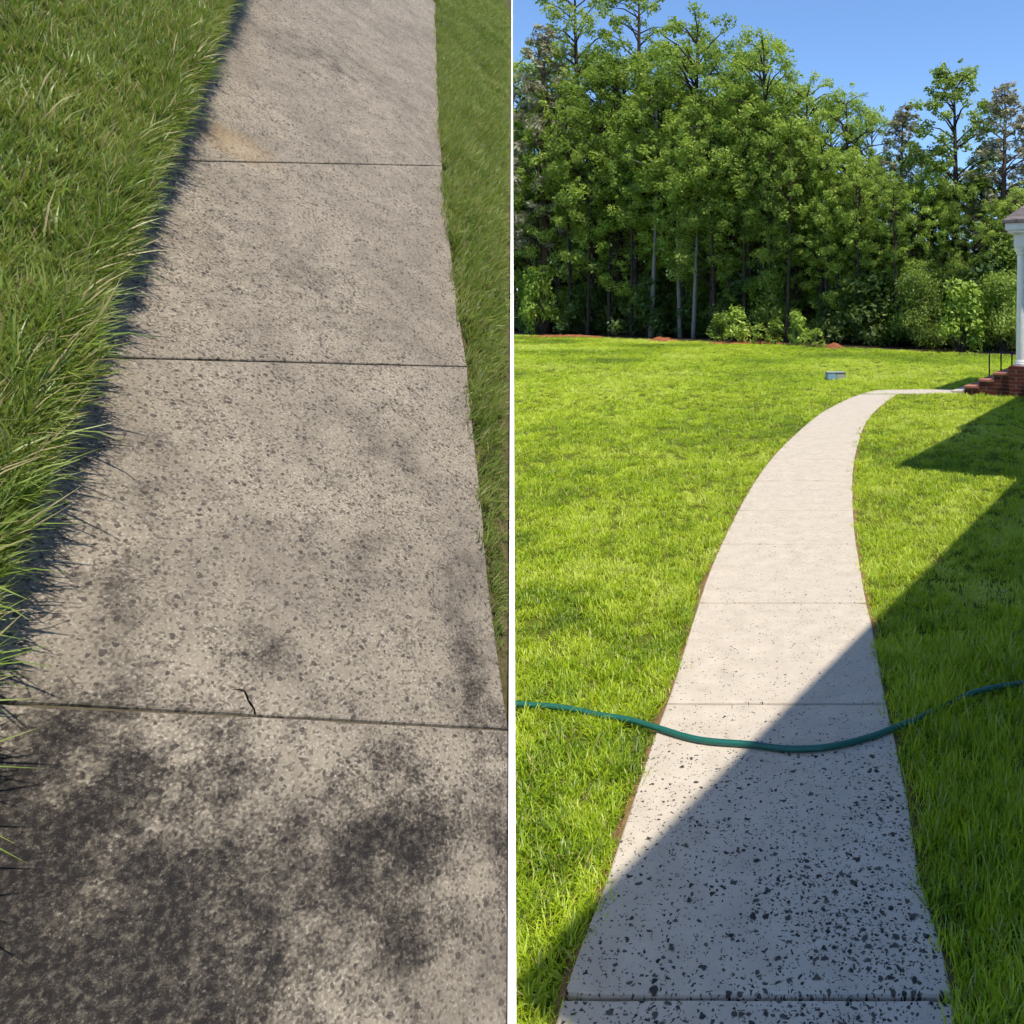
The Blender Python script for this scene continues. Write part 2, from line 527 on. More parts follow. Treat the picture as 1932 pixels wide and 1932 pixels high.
def sub(pl, a, b):
    """piece of a polyline between parameters"""
    n0, n1 = math.ceil(a + 1e-6), math.floor(b - 1e-6)
    P = lambda s: pl[int(s)].lerp(pl[min(int(s) + 1, len(pl) - 1)], s - int(s))
    return [P(a)] + [pl[i] for i in range(n0, n1 + 1)] + [P(b)]

# ------------------------------------------------------------------ RIGHT WALKWAY
Lpx = [(1020, 2090), (1048, 1932), (1086, 1809), (1138, 1674), (1186, 1534), (1231, 1399), (1271, 1289), (1311, 1159), (1346, 1060), (1390, 968), (1425, 907), (1460, 860), (1502, 818), (1548, 780), (1590, 757), (1622, 744)]
Rpx = [(1830, 2090), (1803, 1932), (1786, 1824), (1766, 1749), (1733, 1639), (1711, 1499), (1686, 1384), (1671, 1319), (1646, 1184), (1633, 1130), (1621, 1060), (1612, 1000), (1608, 930), (1610, 880), (1618, 840), (1632, 800), (1656, 770), (1690, 744)]
Lw = catmull([gnd(*p).to_2d() for p in Lpx], 6)
Rw = catmull([gnd(*p).to_2d() for p in Rpx], 6)
walk = tag(empty('walkway'), kind='structure')
JY = [1880, 1327, 1137, 1026, 963, 907, 866, 828, 798, 775, 757]
def joint_y(p, tilt):  # key: depth
    return p.y
ds = [gnd(1451, y).y for y in JY]
GAP = 0.0062
La = [0.0] + [q[0] for q in polyline_at(Lw, ds, lambda p: p.y)] + [len(Lw) - 1.0]
Ra = [0.0] + [q[0] for q in polyline_at(Rw, ds, lambda p: p.y)] + [len(Rw) - 1.0]
for i in range(len(La) - 1):
    lo = sub(Lw, La[i], La[i + 1]); ro = sub(Rw, Ra[i], Ra[i + 1])
    lo[0] = lo[0] + (lo[1] - lo[0]).normalized() * GAP; lo[-1] = lo[-1] + (lo[-2] - lo[-1]).normalized() * GAP
    ro[0] = ro[0] + (ro[1] - ro[0]).normalized() * GAP; ro[-1] = ro[-1] + (ro[-2] - ro[-1]).normalized() * GAP
    s = slab_mesh('slab', ro + lo[::-1], 0.10, M_conc_r, 0.007, i)
    s.parent = walk
# short leg that turns to the porch steps
leg = [(1626, 742.2), (1692, 742.2), (1760, 741.5), (1832, 741.0), (1832, 734.0), (1760, 734.5), (1690, 735.0), (1652, 736.5)]
s = slab_mesh('slab', [gnd(*p).to_2d() for p in leg], 0.10, M_conc_r, 0.007, 50); s.parent = walk
for pl, sg in ((Lw, -1), (Rw, 1)):
    V, F = [], []
    for i, p in enumerate(pl):
        d = (pl[min(i + 1, len(pl) - 1)] - pl[max(i - 1, 0)]).normalized(); nn = Vector((d.y, -d.x)) * sg
        for w_, z_ in ((-0.004, -0.012), (0.008 + 0.010 * random.random(), -0.016), (0.026 + 0.014 * random.random(), -0.0285)):
            q = p + nn * w_; V.append((q.x, q.y, z_))
    for i in range(len(pl) - 1):
        for k in range(2):
            a = i * 3 + k
            F.append((a, a + 3, a + 4, a + 1) if sg < 0 else (a, a + 1, a + 4, a + 3))
    mesh_obj('soil_shade_edge', V, F, M_edge, walk)
bed = [p for p in Rw] + [p for p in Lw[::-1]]
WALK_POLY = [(p.x, p.y) for p in bed]
LEG_POLY = [tuple(gnd(*p).to_2d()) for p in leg]
o = mesh_obj('joint_bed', [(p.x, p.y, -0.020) for p in bed], [tuple(range(len(bed)))], M_soil, walk)

# ------------------------------------------------------------------ LEFT BANK: earth, turf, paving, divider wall
def gl(y):          # grass line / left side of the paving, in photo units
    return 436 - 0.364 * y
RE_PX = [(819, -130), (820, -60), (822, 0), (825, 125), (831, 262), (840, 385), (853, 490), (871, 625), (881, 682), (893, 810), (909, 945), (922, 1103), (936, 1205), (958, 1365), (985, 1570), (1035, 1932), (1110, 2400)]
RE = [bank(*p).to_2d() for p in RE_PX]
LE = [bank(gl(y), y).to_2d() for y in (-130, -60, 0, 125, 262, 385, 490, 625, 682, 810, 945, 1103, 1205, 1365, 1570, 1932, 2400)]
# the paving runs on under the overgrown turf
LE = [p - Vector((float(np.interp(i, [0, 2, 8, 13, 16], [0.025, 0.025, 0.045, 0.05, 0.05])), 0)) for i, p in enumerate(LE)]
# wall line: the vertical cut where the bank ends
WT = 0.006
wd = Vector(((966 - CX) / FPX, 1, 0)).normalized()
wn_ = Vector((wd.y, -wd.x, 0))
def wall_line(y, off):
    p = bank(966, y)
    return p + (M_INV.to_3x3() @ wn_) * 0 + Vector((off, 0, 0))
WTOP = bank(966, -130); WBOT = bank(966, 2380)
wl = lambda t, off=0.0: (WBOT.lerp(WTOP, t)).to_2d() + Vector((off, 0))
# earth body: underside follows the level ground
def world_to_bank(p): return M_INV @ Vector(p)
XL = -5.0
yb, yt = WBOT.y - 0.4, WTOP.y
def right_x(y):
    t = (y - WBOT.y) / (WTOP.y - WBOT.y)
    return WBOT.x + (WTOP.x - WBOT.x) * t
NX, NY = 26, 30
V, F = [], []
for j in range(NY + 1):
    y = yb + (yt - yb) * j / NY
    for i in range(NX + 1):
        x = XL + (right_x(y) - 0.004 - XL) * (i / NX)
        V.append(Vector((x, y, -0.035)))
for j in range(NY):
    for i in range(NX):
        a = j * (NX + 1) + i
        F.append((a, a + 1, a + NX + 2, a + NX + 1))
# sides dropped to just under the level ground
W = [M_BANK @ p for p in V]
ring = [i for i in range(NX + 1)] + [(j + 1) * (NX + 1) - 1 for j in range(1, NY + 1)] + [NY * (NX + 1) + i for i in range(NX - 1, -1, -1)] + [j * (NX + 1) for j in range(NY - 1, 0, -1)]
base0 = len(V)
for k in ring:
    w = W[k].copy()
    w.z = min(-0.3, w.z - 0.05)
    V.append(M_INV @ w)
m = len(ring)
for k in range(m):
    k2 = (k + 1) % m
    F.append((ring[k], base0 + k, base0 + k2, ring[k2]))
o = on_bank(mesh_obj('grassy_bank', V, F, M_soil)); tag(o, kind='structure')
bank_o = o

def turf_mesh(name, outline, z, mat, lip=0.02, noise=0.006):
    """lawn sod with a rounded, uneven lip"""
    pts = [Vector(p) for p in outline]
    n = len(pts)
    nrm = []
    for i in range(n):
        d = pts[(i + 1) % n] - pts[i - 1]
        nrm.append(Vector((-d.y, d.x)).normalized())
    V, F = [], []
    for (ins, dz) in ((lip * 2, 0.0), (lip, -0.004), (lip * 0.3, -0.014), (0, -0.07), (0.006, -0.16)):
        for i in range(n):
            p = pts[i] + nrm[i] * (ins + random.uniform(-noise, noise))
            V.append((p.x, p.y, z + dz))
    for k in range(4):
        for i in range(n):
            j = (i + 1) % n
            F.append((k * n + j, k * n + i, (k + 1) * n + i, (k + 1) * n + j))
    F.append(tuple(range(n)))
    o = mesh_obj(name, V, F, mat, bank_o)
    return o
def dens(pl, step=0.04):
    out = []
    for a, b in zip(pl[:-1], pl[1:]):
        k = max(1, int((b - a).length / step))
        out += [a.lerp(b, q / k) for q in range(k)]
    return out + [pl[-1]]
TURF_L_Z, TURF_R_Z = 0.115, -0.012
le = dens([p + Vector((-0.012, 0)) for p in LE])         # from top of the slope downwards
TL = [(XL + 0.02, le[0].y), (XL + 0.02, le[-1].y)] + [tuple(p) for p in le[::-1]]
turf_mesh('turf', TL, TURF_L_Z, M_bank_base)
re_ = dens([p for p in RE])
V, F = [], []
for p in re_:
    x1 = right_x(p.y) + 0.003
    x0 = p.x - 0.01
    if x1 - x0 < 0.004: break
    for k in range(7):
        V.append((x0 + (x1 - x0) * k / 6, p.y, -0.014 + random.uniform(-0.004, 0.004)))
for j in range(len(V) // 7 - 1):
    for k in range(6):
        a = j * 7 + k
        F.append((a + 7, a + 8, a + 1, a))
mesh_obj('turf', V, F, M_verge, bank_o, smooth=True)

paving = on_bank(tag(empty('stained_walkway'), kind='structure'))
JL = [(306, 0.021), (682, 0.026), (1352, 0.055)]     # joint height at centre, slope across
def joint_pts(yc, sl):
    yl, yr = yc, yc
    for _ in range(6):
        xl = gl(yl); xr = float(np.interp(yr, [p[1] for p in RE_PX], [p[0] for p in RE_PX]))
        yl = yc + (xl - 520) * sl; yr = yc + (xr - 520) * sl
    return yl, yr
rows = [(-130, -130)] + [joint_pts(*j) for j in JL] + [(2330, 2400)]
fine_l = lambda y: bank(gl(y), y).to_2d()
fine_r = lambda y: bank(float(np.interp(y, [p[1] for p in RE_PX], [p[0] for p in RE_PX])), y).to_2d()
for i in range(len(rows) - 1):
    (l0, r0), (l1, r1) = rows[i], rows[i + 1]
    K = 14
    left = [fine_l(l0 + (l1 - l0) * k / K) for k in range(K + 1)]
    right = [fine_r(r0 + (r1 - r0) * k / K) for k in range(K + 1)]
    left = [a + (a - b).normalized() * 0.14 for a, b in zip(left, right)]
    for s_ in (left, right):
        s_[0] = s_[0] + (s_[1] - s_[0]).normalized() * (0.0015 if i else 0)
        s_[-1] = s_[-1] + (s_[-2] - s_[-1]).normalized() * 0.0015
    # keep the paving behind the wall
    right = [Vector((min(p.x, right_x(p.y) - 0.0068), p.y)) for p in right]
    s = slab_mesh('slab', left + right[::-1], 0.09, M_conc_l, 0.004, 100 + i, 0.0012)
    s.parent = paving
M_silt = mat_plain('joint_silt', (0.10, 0.085, 0.055), 1.0, 0.0, 0.4, 60)
jb = [Vector((p.x + 0.01, p.y)) for p in LE] + [Vector((min(p.x - 0.01, right_x(p.y) - 0.009), p.y)) for p in RE[::-1]]
mesh_obj('joint_bed', [(p.x, p.y, -0.0055) for p in jb], [tuple(range(len(jb)))], M_silt, paving)
# dark soil along the turf foot; the strip also paints a wider grass shadow
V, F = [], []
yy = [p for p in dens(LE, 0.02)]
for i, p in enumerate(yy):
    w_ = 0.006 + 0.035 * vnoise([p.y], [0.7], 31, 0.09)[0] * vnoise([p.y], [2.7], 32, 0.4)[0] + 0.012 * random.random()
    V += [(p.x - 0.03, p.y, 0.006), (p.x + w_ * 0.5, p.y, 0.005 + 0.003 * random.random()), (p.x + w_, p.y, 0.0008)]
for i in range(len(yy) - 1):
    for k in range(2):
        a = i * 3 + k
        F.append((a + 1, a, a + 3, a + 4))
mesh_obj('soil_shade_edge', V, F, M_soil, paving)
# short crack running down into the lower joint
M_crack = mat_plain('crack_dirt', (0.008, 0.006, 0.005), 1.0, 0.0)
cp = [bank(x, y).to_2d() for x, y in ((438, 1302), (450, 1301), (461, 1304), (465, 1312), (468, 1322), (474, 1330), (479, 1338), (481, 1348))]
V, F = [], []
for i, p in enumerate(cp):
    w = (0.0004, 0.0007, 0.0011, 0.0017, 0.0012, 0.0018, 0.0011, 0.0014)[i]
    d = (cp[min(i + 1, 7)] - cp[max(i - 1, 0)]).normalized(); nn = Vector((-d.y, d.x))
    V += [(*(p + nn * w), 0.0006), (*(p - nn * w), 0.0006)]
F = [(2 * i, 2 * i + 1, 2 * i + 3, 2 * i + 2) for i in range(7)]
mesh_obj('crack', V, F, M_crack, paving)

# divider wall: added white sheet panels standing in for the line between both halves
wall = empty('divider_wall', (0, 0, 0))
tag(wall, 'tall thin white sheet wall standing in for the divider line beside the grassy bank', 'wall')
NP = 7
tops = []
for k in range(NP + 1):
    p = M_BANK @ Vector((*wl(k / NP), 0.0))
    tops.append(p)
for k in range(NP):
    a, b = tops[k].copy(), tops[k + 1].copy()
    h = Vector((b.x - a.x, b.y - a.y, 0)).normalized()
    a2, b2 = a + h * 0.002 + Vector((0, 0, 0.008)), b - h * 0.002 + Vector((0, 0, 0.008))
    nn = Vector((h.y, -h.x, 0))
    if a2.z < 0.02: 
        continue
    V = []
    for s_ in (-WT, WT):
        V += [a2 + nn * s_, b2 + nn * s_, Vector((b2.x, b2.y, -0.25)) + nn * s_, Vector((a2.x, a2.y, -0.25)) + nn * s_]
    F = [(0, 1, 2, 3), (7, 6, 5, 4), (0, 4, 5, 1), (1, 5, 6, 2), (3, 2, 6, 7), (0, 3, 7, 4)]
    q = mesh_obj('panel', V, F, M_wall, wall)

# ------------------------------------------------------------------ GRASS
TUFTS = bpy.data.collections.new('tuft_sources')      # never linked to the scene: only instanced
def tuft(name, nb, h, rad, width, droop, seed, mat, spread=0.5):
    r = random.Random(seed)
    V, F, B = [], [], []
    for b in range(nb):
        a = r.uniform(0, 2 * math.pi); d = rad * math.sqrt(r.random())
        base = Vector((d * math.cos(a), d * math.sin(a), -0.006))
        az = r.uniform(0, 2 * math.pi)
        out = Vector((math.cos(az), math.sin(az), 0)); side = Vector((-out.y, out.x, 0))
        L = h * r.uniform(0.55, 1.15); lean = r.uniform(0.05, spread); dr = droop * r.uniform(0.4, 1.3)
        w = width * r.uniform(0.7, 1.2)
        tw = r.uniform(-0.6, 0.6)
        o = len(V); p = base.copy(); ang = lean
        val = r.random()
        for s in range(4):
            ww = w * (0.8, 1.0, 0.7, 0.0)[s]
            sd = (side * math.cos(tw * s / 3) + out * math.sin(tw * s / 3))
            if s < 3:
                V += [p - sd * ww / 2, p + sd * ww / 2]; B += [val, val]
            else:
                V += [p]; B += [val]
            p = p + (out * math.sin(ang) + Vector((0, 0, 1)) * math.cos(ang)) * (L / 3)
            ang += dr
        F += [(o, o + 1, o + 3, o + 2), (o + 2, o + 3, o + 5, o + 4), (o + 4, o + 5, o + 6)]
    me = bpy.data.meshes.new(name)
    me.from_pydata([tuple(q) for q in V], [], F)
    me.materials.append(mat)
    at = me.attributes.new('blade', 'FLOAT', 'POINT'); at.data.foreach_set('value', np.array(B, dtype=np.float32))
    me.polygons.foreach_set('use_smooth', np.ones(len(F), dtype=bool))
    me.update()
    return bpy.data.objects.new(name, me)

def scatter(name, pts, rot, scl, tint, pick, tufts):
    """one object: tufts instanced on stored points"""
    c = bpy.data.collections.new(name + '_sources')
    for t_ in tufts: c.objects.link(t_)
    me = bpy.data.meshes.new(name)
    me.vertices.add(len(pts)); me.vertices.foreach_set('co', np.asarray(pts, dtype=np.float32).ravel())
    for nm, typ, arr, key in (('rot', 'FLOAT_VECTOR', rot, 'vector'), ('scl', 'FLOAT_VECTOR', scl, 'vector'), ('tint', 'FLOAT', tint, 'value'), ('pick', 'INT', pick, 'value')):
        a = me.attributes.new(nm, typ, 'POINT'); a.data.foreach_set(key, np.asarray(arr, dtype=np.int32 if typ == 'INT' else np.float32).ravel())
    me.update()
    o = link(bpy.data.objects.new(name, me))
    ng = bpy.data.node_groups.new(name, 'GeometryNodeTree')
    ng.interface.new_socket('Geometry', in_out='INPUT', socket_type='NodeSocketGeometry')
    ng.interface.new_socket('Geometry', in_out='OUTPUT', socket_type='NodeSocketGeometry')
    N = ng.nodes; L = ng.links
    gi = N.new('NodeGroupInput'); go = N.new('NodeGroupOutput')
    ci = N.new('GeometryNodeCollectionInfo'); ci.inputs['Collection'].default_value = c
    ci.inputs['Separate Children'].default_value = True; ci.inputs['Reset Children'].default_value = True
    ip = N.new('GeometryNodeInstanceOnPoints'); ip.inputs['Pick Instance'].default_value = True
    def na(nm, typ):
        q = N.new('GeometryNodeInputNamedAttribute'); q.data_type = typ; q.inputs['Name'].default_value = nm; return q.outputs['Attribute']
    er = N.new('FunctionNodeEulerToRotation')
    L.new(na('rot', 'FLOAT_VECTOR'), er.inputs[0]); L.new(er.outputs[0], ip.inputs['Rotation'])
    L.new(na('scl', 'FLOAT_VECTOR'), ip.inputs['Scale'])
    L.new(na('pick', 'INT'), ip.inputs['Instance Index'])
    L.new(gi.outputs[0], ip.inputs['Points']); L.new(ci.outputs[0], ip.inputs['Instance']); L.new(ip.outputs[0], go.inputs[0])
    mod = o.modifiers.new('grass', 'NODES'); mod.node_group = ng
    return o

# --- lawn on the level ground, from the camera to the woodland
def walk_mask(x, y, grow):
    m = inside(x, y, WALK_POLY) | inside(x, y, LEG_POLY)
    return m
HOUSE_SKIP = []   # filled below (footprints in plan) before the lawn is scattered

# ------------------------------------------------------------------ HOUSE (right): plan frame
E1 = Vector((0.49, 0.872)).normalized()        # along the eaves, away from the camera
E2 = Vector((-E1.y, E1.x))                     # outward, to the lawn
SH = Vector((SUN.x / SUN.z, SUN.y / SUN.z))
ZE = 4.6
def ab(p): return (p.dot(E1), p.dot(E2))
def up(px, z): return gnd(*px).to_2d() + SH * z
def xy(a, b): return E1 * a + E2 * b
mA = [up(p, ZE) for p in ((1912, 905), (1640, 1170), (1380, 1445), (1112, 1722))]
b_main = sum(ab(p)[1] for p in mA) / 4
a_near = ab(up((968, 1850), ZE))[0]
wc = up((1690, 877), ZE); a_w0, b_wing = ab(wc)
a_w1 = ab(up((1858, 791), ZE))[0]
b_back = b_main - 7.0

M_shaded_brick = None
def mat_brick():
    t = NT('shaded_red_brick')
    o = t.obj()
    b = t.n('ShaderNodeTexBrick', i_Scale=1.0)
    b.inputs['Color1'].default_value = (0.13, 0.035, 0.025, 1); b.inputs['Color2'].default_value = (0.085, 0.024, 0.02, 1); b.inputs['Mortar'].default_value = (0.13, 0.10, 0.085, 1)  # brick colour darkened to paint the steps' shade
    b.inputs['Brick Width'].default_value = 0.21; b.inputs['Row Height'].default_value = 0.07; b.inputs['Mortar Size'].default_value = 0.006
    sx = t.n('ShaderNodeSeparateXYZ'); t.l(o, sx.inputs[0])
    cx = t.n('ShaderNodeCombineXYZ'); t.l(t.math('ADD', sx.outputs[0], sx.outputs[1]), cx.inputs[0]); t.l(sx.outputs[2], cx.inputs[1])
    t.l(cx.outputs[0], b.inputs['Vector'])
    t.principled(b.outputs['Color'], 0.9, 0.2, t.bump(t.noise(o, 60), 0.3, 0.004))
    return t.m
M_shaded_brick = mat_brick()
def mat_shingle():
    t = NT('roof_shingle')
    o = t.obj()
    b = t.n('ShaderNodeTexBrick', i_Scale=1.0)
    b.inputs['Color1'].default_value = (0.20, 0.17, 0.165, 1); b.inputs['Color2'].default_value = (0.14, 0.12, 0.12, 1); b.inputs['Mortar'].default_value = (0.05, 0.045, 0.045, 1)
    b.inputs['Brick Width'].default_value = 0.3; b.inputs['Row Height'].default_value = 0.14; b.inputs['Mortar Size'].default_value = 0.008
    sx = t.n('ShaderNodeSeparateXYZ'); t.l(o, sx.inputs[0])
    cx = t.n('ShaderNodeCombineXYZ'); t.l(t.math('ADD', sx.outputs[0], sx.outputs[1]), cx.inputs[0]); t.l(sx.outputs[2], cx.inputs[1])
    t.l(cx.outputs[0], b.inputs['Vector'])
    t.principled(t.mix(0.4, b.outputs['Color'], t.ramp(t.noise(o, 25), [(0.3, (0.10, 0.09, 0.09)), (0.7, (0.24, 0.21, 0.2))])), 0.95, 0.1)
    return t.m
M_shingle = mat_shingle()
M_trim = mat_plain('white_trim', (0.80, 0.80, 0.78), 0.5, 0.4, 0.03, 12)
M_black = mat_plain('black_iron', (0.015, 0.015, 0.016), 0.45, 0.4)
M_glass = mat_plain('dark_window', (0.03, 0.035, 0.04), 0.08, 0.6)

M_bounce_siding = mat_plain('cream_bounce_siding', (0.74, 0.72, 0.66), 0.6, 0.3, 0.03, 6)  # unseen walls, pale colour added to bounce fill onto the shaded path
house = empty('house')
tag(house, 'house with brick porch steps, white columns and grey shingle roof beside the walkway', 'house')

def prism(name, a0, a1, b0, b1, z0, z1, mat, parent, bev=0):
    P = [xy(a0, b0), xy(a1, b0), xy(a1, b1), xy(a0, b1)]
    V = [(p.x, p.y, z0) for p in P] + [(p.x, p.y, z1) for p in P]
    o = mesh_obj(name, V, [(3, 2, 1, 0), (4, 5, 6, 7), (0, 1, 5, 4), (1, 2, 6, 5), (2, 3, 7, 6), (3, 0, 4, 7)], mat, parent)
    bm = bmesh.new(); bm.from_mesh(o.data); bmesh.ops.recalc_face_normals(bm, faces=bm.faces[:])
    if bev: bmesh.ops.bevel(bm, geom=bm.edges[:], offset=bev, segments=2, affect='EDGES')
    bm.to_mesh(o.data); bm.free()
    return o

def hip(name, a0, a1, b0, b1, z, pitch, mat, parent, drop=0.16):
    w = min(a1 - a0, b1 - b0) / 2
    h = w * math.tan(pitch)
    if (b1 - b0) <= (a1 - a0):
        R1, R2 = xy(a0 + w, (b0 + b1) / 2), xy(a1 - w, (b0 + b1) / 2)
    else:
        R1, R2 = xy((a0 + a1) / 2, b0 + w), xy((a0 + a1) / 2, b1 - w)
    P = [xy(a0, b0), xy(a1, b0), xy(a1, b1), xy(a0, b1)]
    V = [(p.x, p.y, z - drop) for p in P] + [(p.x, p.y, z) for p in P] + [(R1.x, R1.y, z + h), (R2.x, R2.y, z + h)]
    F = [(3, 2, 1, 0), (0, 1, 5, 4), (1, 2, 6, 5), (2, 3, 7, 6), (3, 0, 4, 7)]
    if (b1 - b0) <= (a1 - a0):
        F += [(4, 5, 9, 8), (5, 6, 9), (6, 7, 8, 9), (7, 4, 8)]
    else:
        F += [(4, 5, 8), (5, 6, 9, 8), (6, 7, 9), (7, 4, 8, 9)]
    o = mesh_obj(name, V, F, mat, parent)
    bm = bmesh.new(); bm.from_mesh(o.data); bmesh.ops.recalc_face_normals(bm, faces=bm.faces[:]); bm.to_mesh(o.data); bm.free()
    return o
prism('wall', a_near + 0.35, a_w0 + 0.4, b_back, b_main - 0.4, -0.1, ZE - 0.165, M_bounce_siding, house)
prism('wall', a_w0 + 0.402, a_w1 - 0.4, b_back + 0.003, b_wing - 0.42, -0.1, ZE - 0.165, M_bounce_siding, house)
hip('roof', a_near, a_w0 + 1.5, b_back - 0.4, b_main, ZE, R_(28), M_shingle, house)
hip('roof', a_w0, a_w1, b_back - 0.4, b_wing, ZE - 0.004, R_(28), M_shingle, house)
lk = ab(up((1852, 782), ZE))[1]
a_lk = ab(xy(*ab(at_depth(1919, 690, 14.0).to_2d())))[0] - 0.5
prism('wall', a_w1 - 0.398, a_lk - 0.3, b_back + 0.006, lk - 0.4, -0.1, ZE - 0.17, M_bounce_siding, house)
hip('roof', a_w1 - 1.0, a_lk, b_back - 0.4, lk, ZE - 0.008, R_(28), M_shingle, house)
for (aa, zz) in ((a_near + 1.6, 1.0), (a_near + 3.6, 1.0), (a_near + 2.6, 2.7)):
    wdw = prism('window', aa - 0.5, aa + 0.5, b_main - 0.41, b_main - 0.37, zz, zz + 1.5, M_trim, house)
    prism('pane', aa - 0.43, aa + 0.43, b_main - 0.372, b_main - 0.364, zz + 0.07, zz + 1.43, M_glass, wdw)
aw = (a_w0 + a_w1) / 2
for zz in (1.0, 2.7):
    wdw = prism('window', aw - 0.6, aw + 0.6, b_wing - 0.43, b_wing - 0.39, zz, zz + 1.5, M_trim, house)
    prism('pane', aw - 0.53, aw + 0.53, b_wing - 0.392, b_wing - 0.384, zz + 0.07, zz + 1.43, M_glass, wdw)

# porch at the far end
pc = at_depth(1929, 690, 14.0)
a_c, b_c = ab(pc.to_2d())
ZF = pc.z
prism('porch_floor', a_c - 0.28, a_c + 2.6, b_c - 3.0, b_c + 0.2, -0.1, ZF, M_shaded_brick, house, 0.01)
prism('wall', a_c - 0.1, a_c + 2.6, b_c - 6.0, b_c - 2.2, -0.1, 3.0, M_shaded_brick, house)
def column(a, b, z0, z1):
    c = xy(a, b)
    rings = []
    prof = [(0.0, 0.15), (0.05, 0.15), (0.055, 0.135), (0.09, 0.135), (0.10, 0.115), (0.35, 0.114), (0.75, 0.108), (1.6, 0.098), (z1 - z0 - 0.14, 0.092), (z1 - z0 - 0.13, 0.112), (z1 - z0 - 0.08, 0.12), (z1 - z0 - 0.07, 0.14), (z1 - z0, 0.14)]
    V, F = [], []
    n = 20
    for (h, r) in prof:
        for k in range(n):
            t = 2 * math.pi * k / n
            V.append((c.x + r * math.cos(t), c.y + r * math.sin(t), z0 + h))
    for i in range(len(prof) - 1):
        for k in range(n):
            k2 = (k + 1) % n
            F.append((i * n + k, i * n + k2, (i + 1) * n + k2, (i + 1) * n + k))
    F.append(tuple(range(n - 1, -1, -1))); F.append(tuple(range((len(prof) - 1) * n, len(prof) * n)))
    return mesh_obj('column', V, F, M_trim, house)
ZB = 2.78
column(a_c, b_c, ZF + 0.001, ZB)
column(a_c + 2.3, b_c, ZF + 0.001, ZB)
prism('beam', a_c - 0.16, a_c + 2.46, b_c - 0.13, b_c + 0.13, ZB, ZB + 0.26, M_trim, house, 0.008)
prism('beam', a_c - 0.13, a_c + 0.13, b_c - 2.2, b_c - 0.132, ZB, ZB + 0.255, M_trim, house, 0.008)
prism('soffit', a_c - 0.26, a_c + 2.66, b_c - 2.6, b_c + 0.22, ZB + 0.26, ZB + 0.31, M_trim, house)
prism('fascia', a_c - 0.30, a_c + 2.70, b_c - 2.64, b_c + 0.26, ZB + 0.312, ZB + 0.44, M_trim, house, 0.006)
hip('porch_roof', a_c - 0.34, a_c + 2.74, b_c - 4.5, b_c + 0.30, ZB + 0.50, R_(42), M_shingle, house, 0.058)
# brick steps to the left, each with a proud tread
NS = 4
M_lit_tread = mat_plain('lit_brick_tread', (0.36, 0.15, 0.105), 0.9, 0.2, 0.25, 18)  # lighter copy of the brick, sunlight painted into the tread colour
for k in range(1, NS):
    z = ZF * (NS - k) / NS
    st = prism('step', a_c - 0.2, a_c + 1.5, b_c + 0.202 + 0.28 * (k - 1), b_c + 0.2 + 0.28 * k, -0.1, z - 0.045, M_shaded_brick, house)
    prism('tread', a_c - 0.215, a_c + 1.515, b_c + 0.202 + 0.28 * (k - 1), b_c + 0.22 + 0.28 * k, z - 0.044, z, M_lit_tread, st, 0.006)
# concrete pad where the walk meets the lowest step
prism('landing', a_c - 0.25, a_c + 1.2, b_c + 0.2 + 0.28 * (NS - 1) + 0.01, b_c + 0.2 + 0.28 * NS - 0.02, -0.1, 0.035, M_conc_r, house, 0.01)
# black iron handrail on the far side of the steps
rail = empty('handrail', parent=house)
ra = a_c + 1.35
top = ZF + 0.16
for k, bb in enumerate((0.24, 0.46, 0.68, 0.92)):
    p = xy(ra, b_c + bb)
    z0 = ZF * (NS - 1 - int((bb - 0.2) / 0.28)) / NS
    mesh_obj('baluster', *tube_data([(p.x, p.y, max(0.0, z0)), (p.x, p.y, top)], 0.016, 6), M_black, rail)
p0, p1 = xy(ra, b_c + 0.1), xy(ra, b_c + 0.98)
mesh_obj('rail', *tube_data([(p0.x, p0.y, top), (p1.x, p1.y, top)], 0.02, 6), M_black, rail)
HOUSE_SKIP.append([tuple(xy(a, b)) for a, b in ((a_c - 0.3, b_c + 1.1), (a_c + 2.6, b_c + 1.1), (a_c + 2.6, b_c - 6), (a_c - 0.3, b_c - 6))])
HOUSE_SKIP.append([tuple(xy(a, b)) for a, b in ((a_near + 0.35, b_main - 0.4), (a_w1 - 0.4, b_main - 0.4), (a_w1 - 0.4, b_back), (a_near + 0.35, b_back))])
HOUSE_SKIP.append([tuple(xy(a, b)) for a, b in ((a_w0 + 0.4, b_wing - 0.42), (a_w1 - 0.4, b_wing - 0.42), (a_w1 - 0.4, b_back), (a_w0 + 0.4, b_back))])

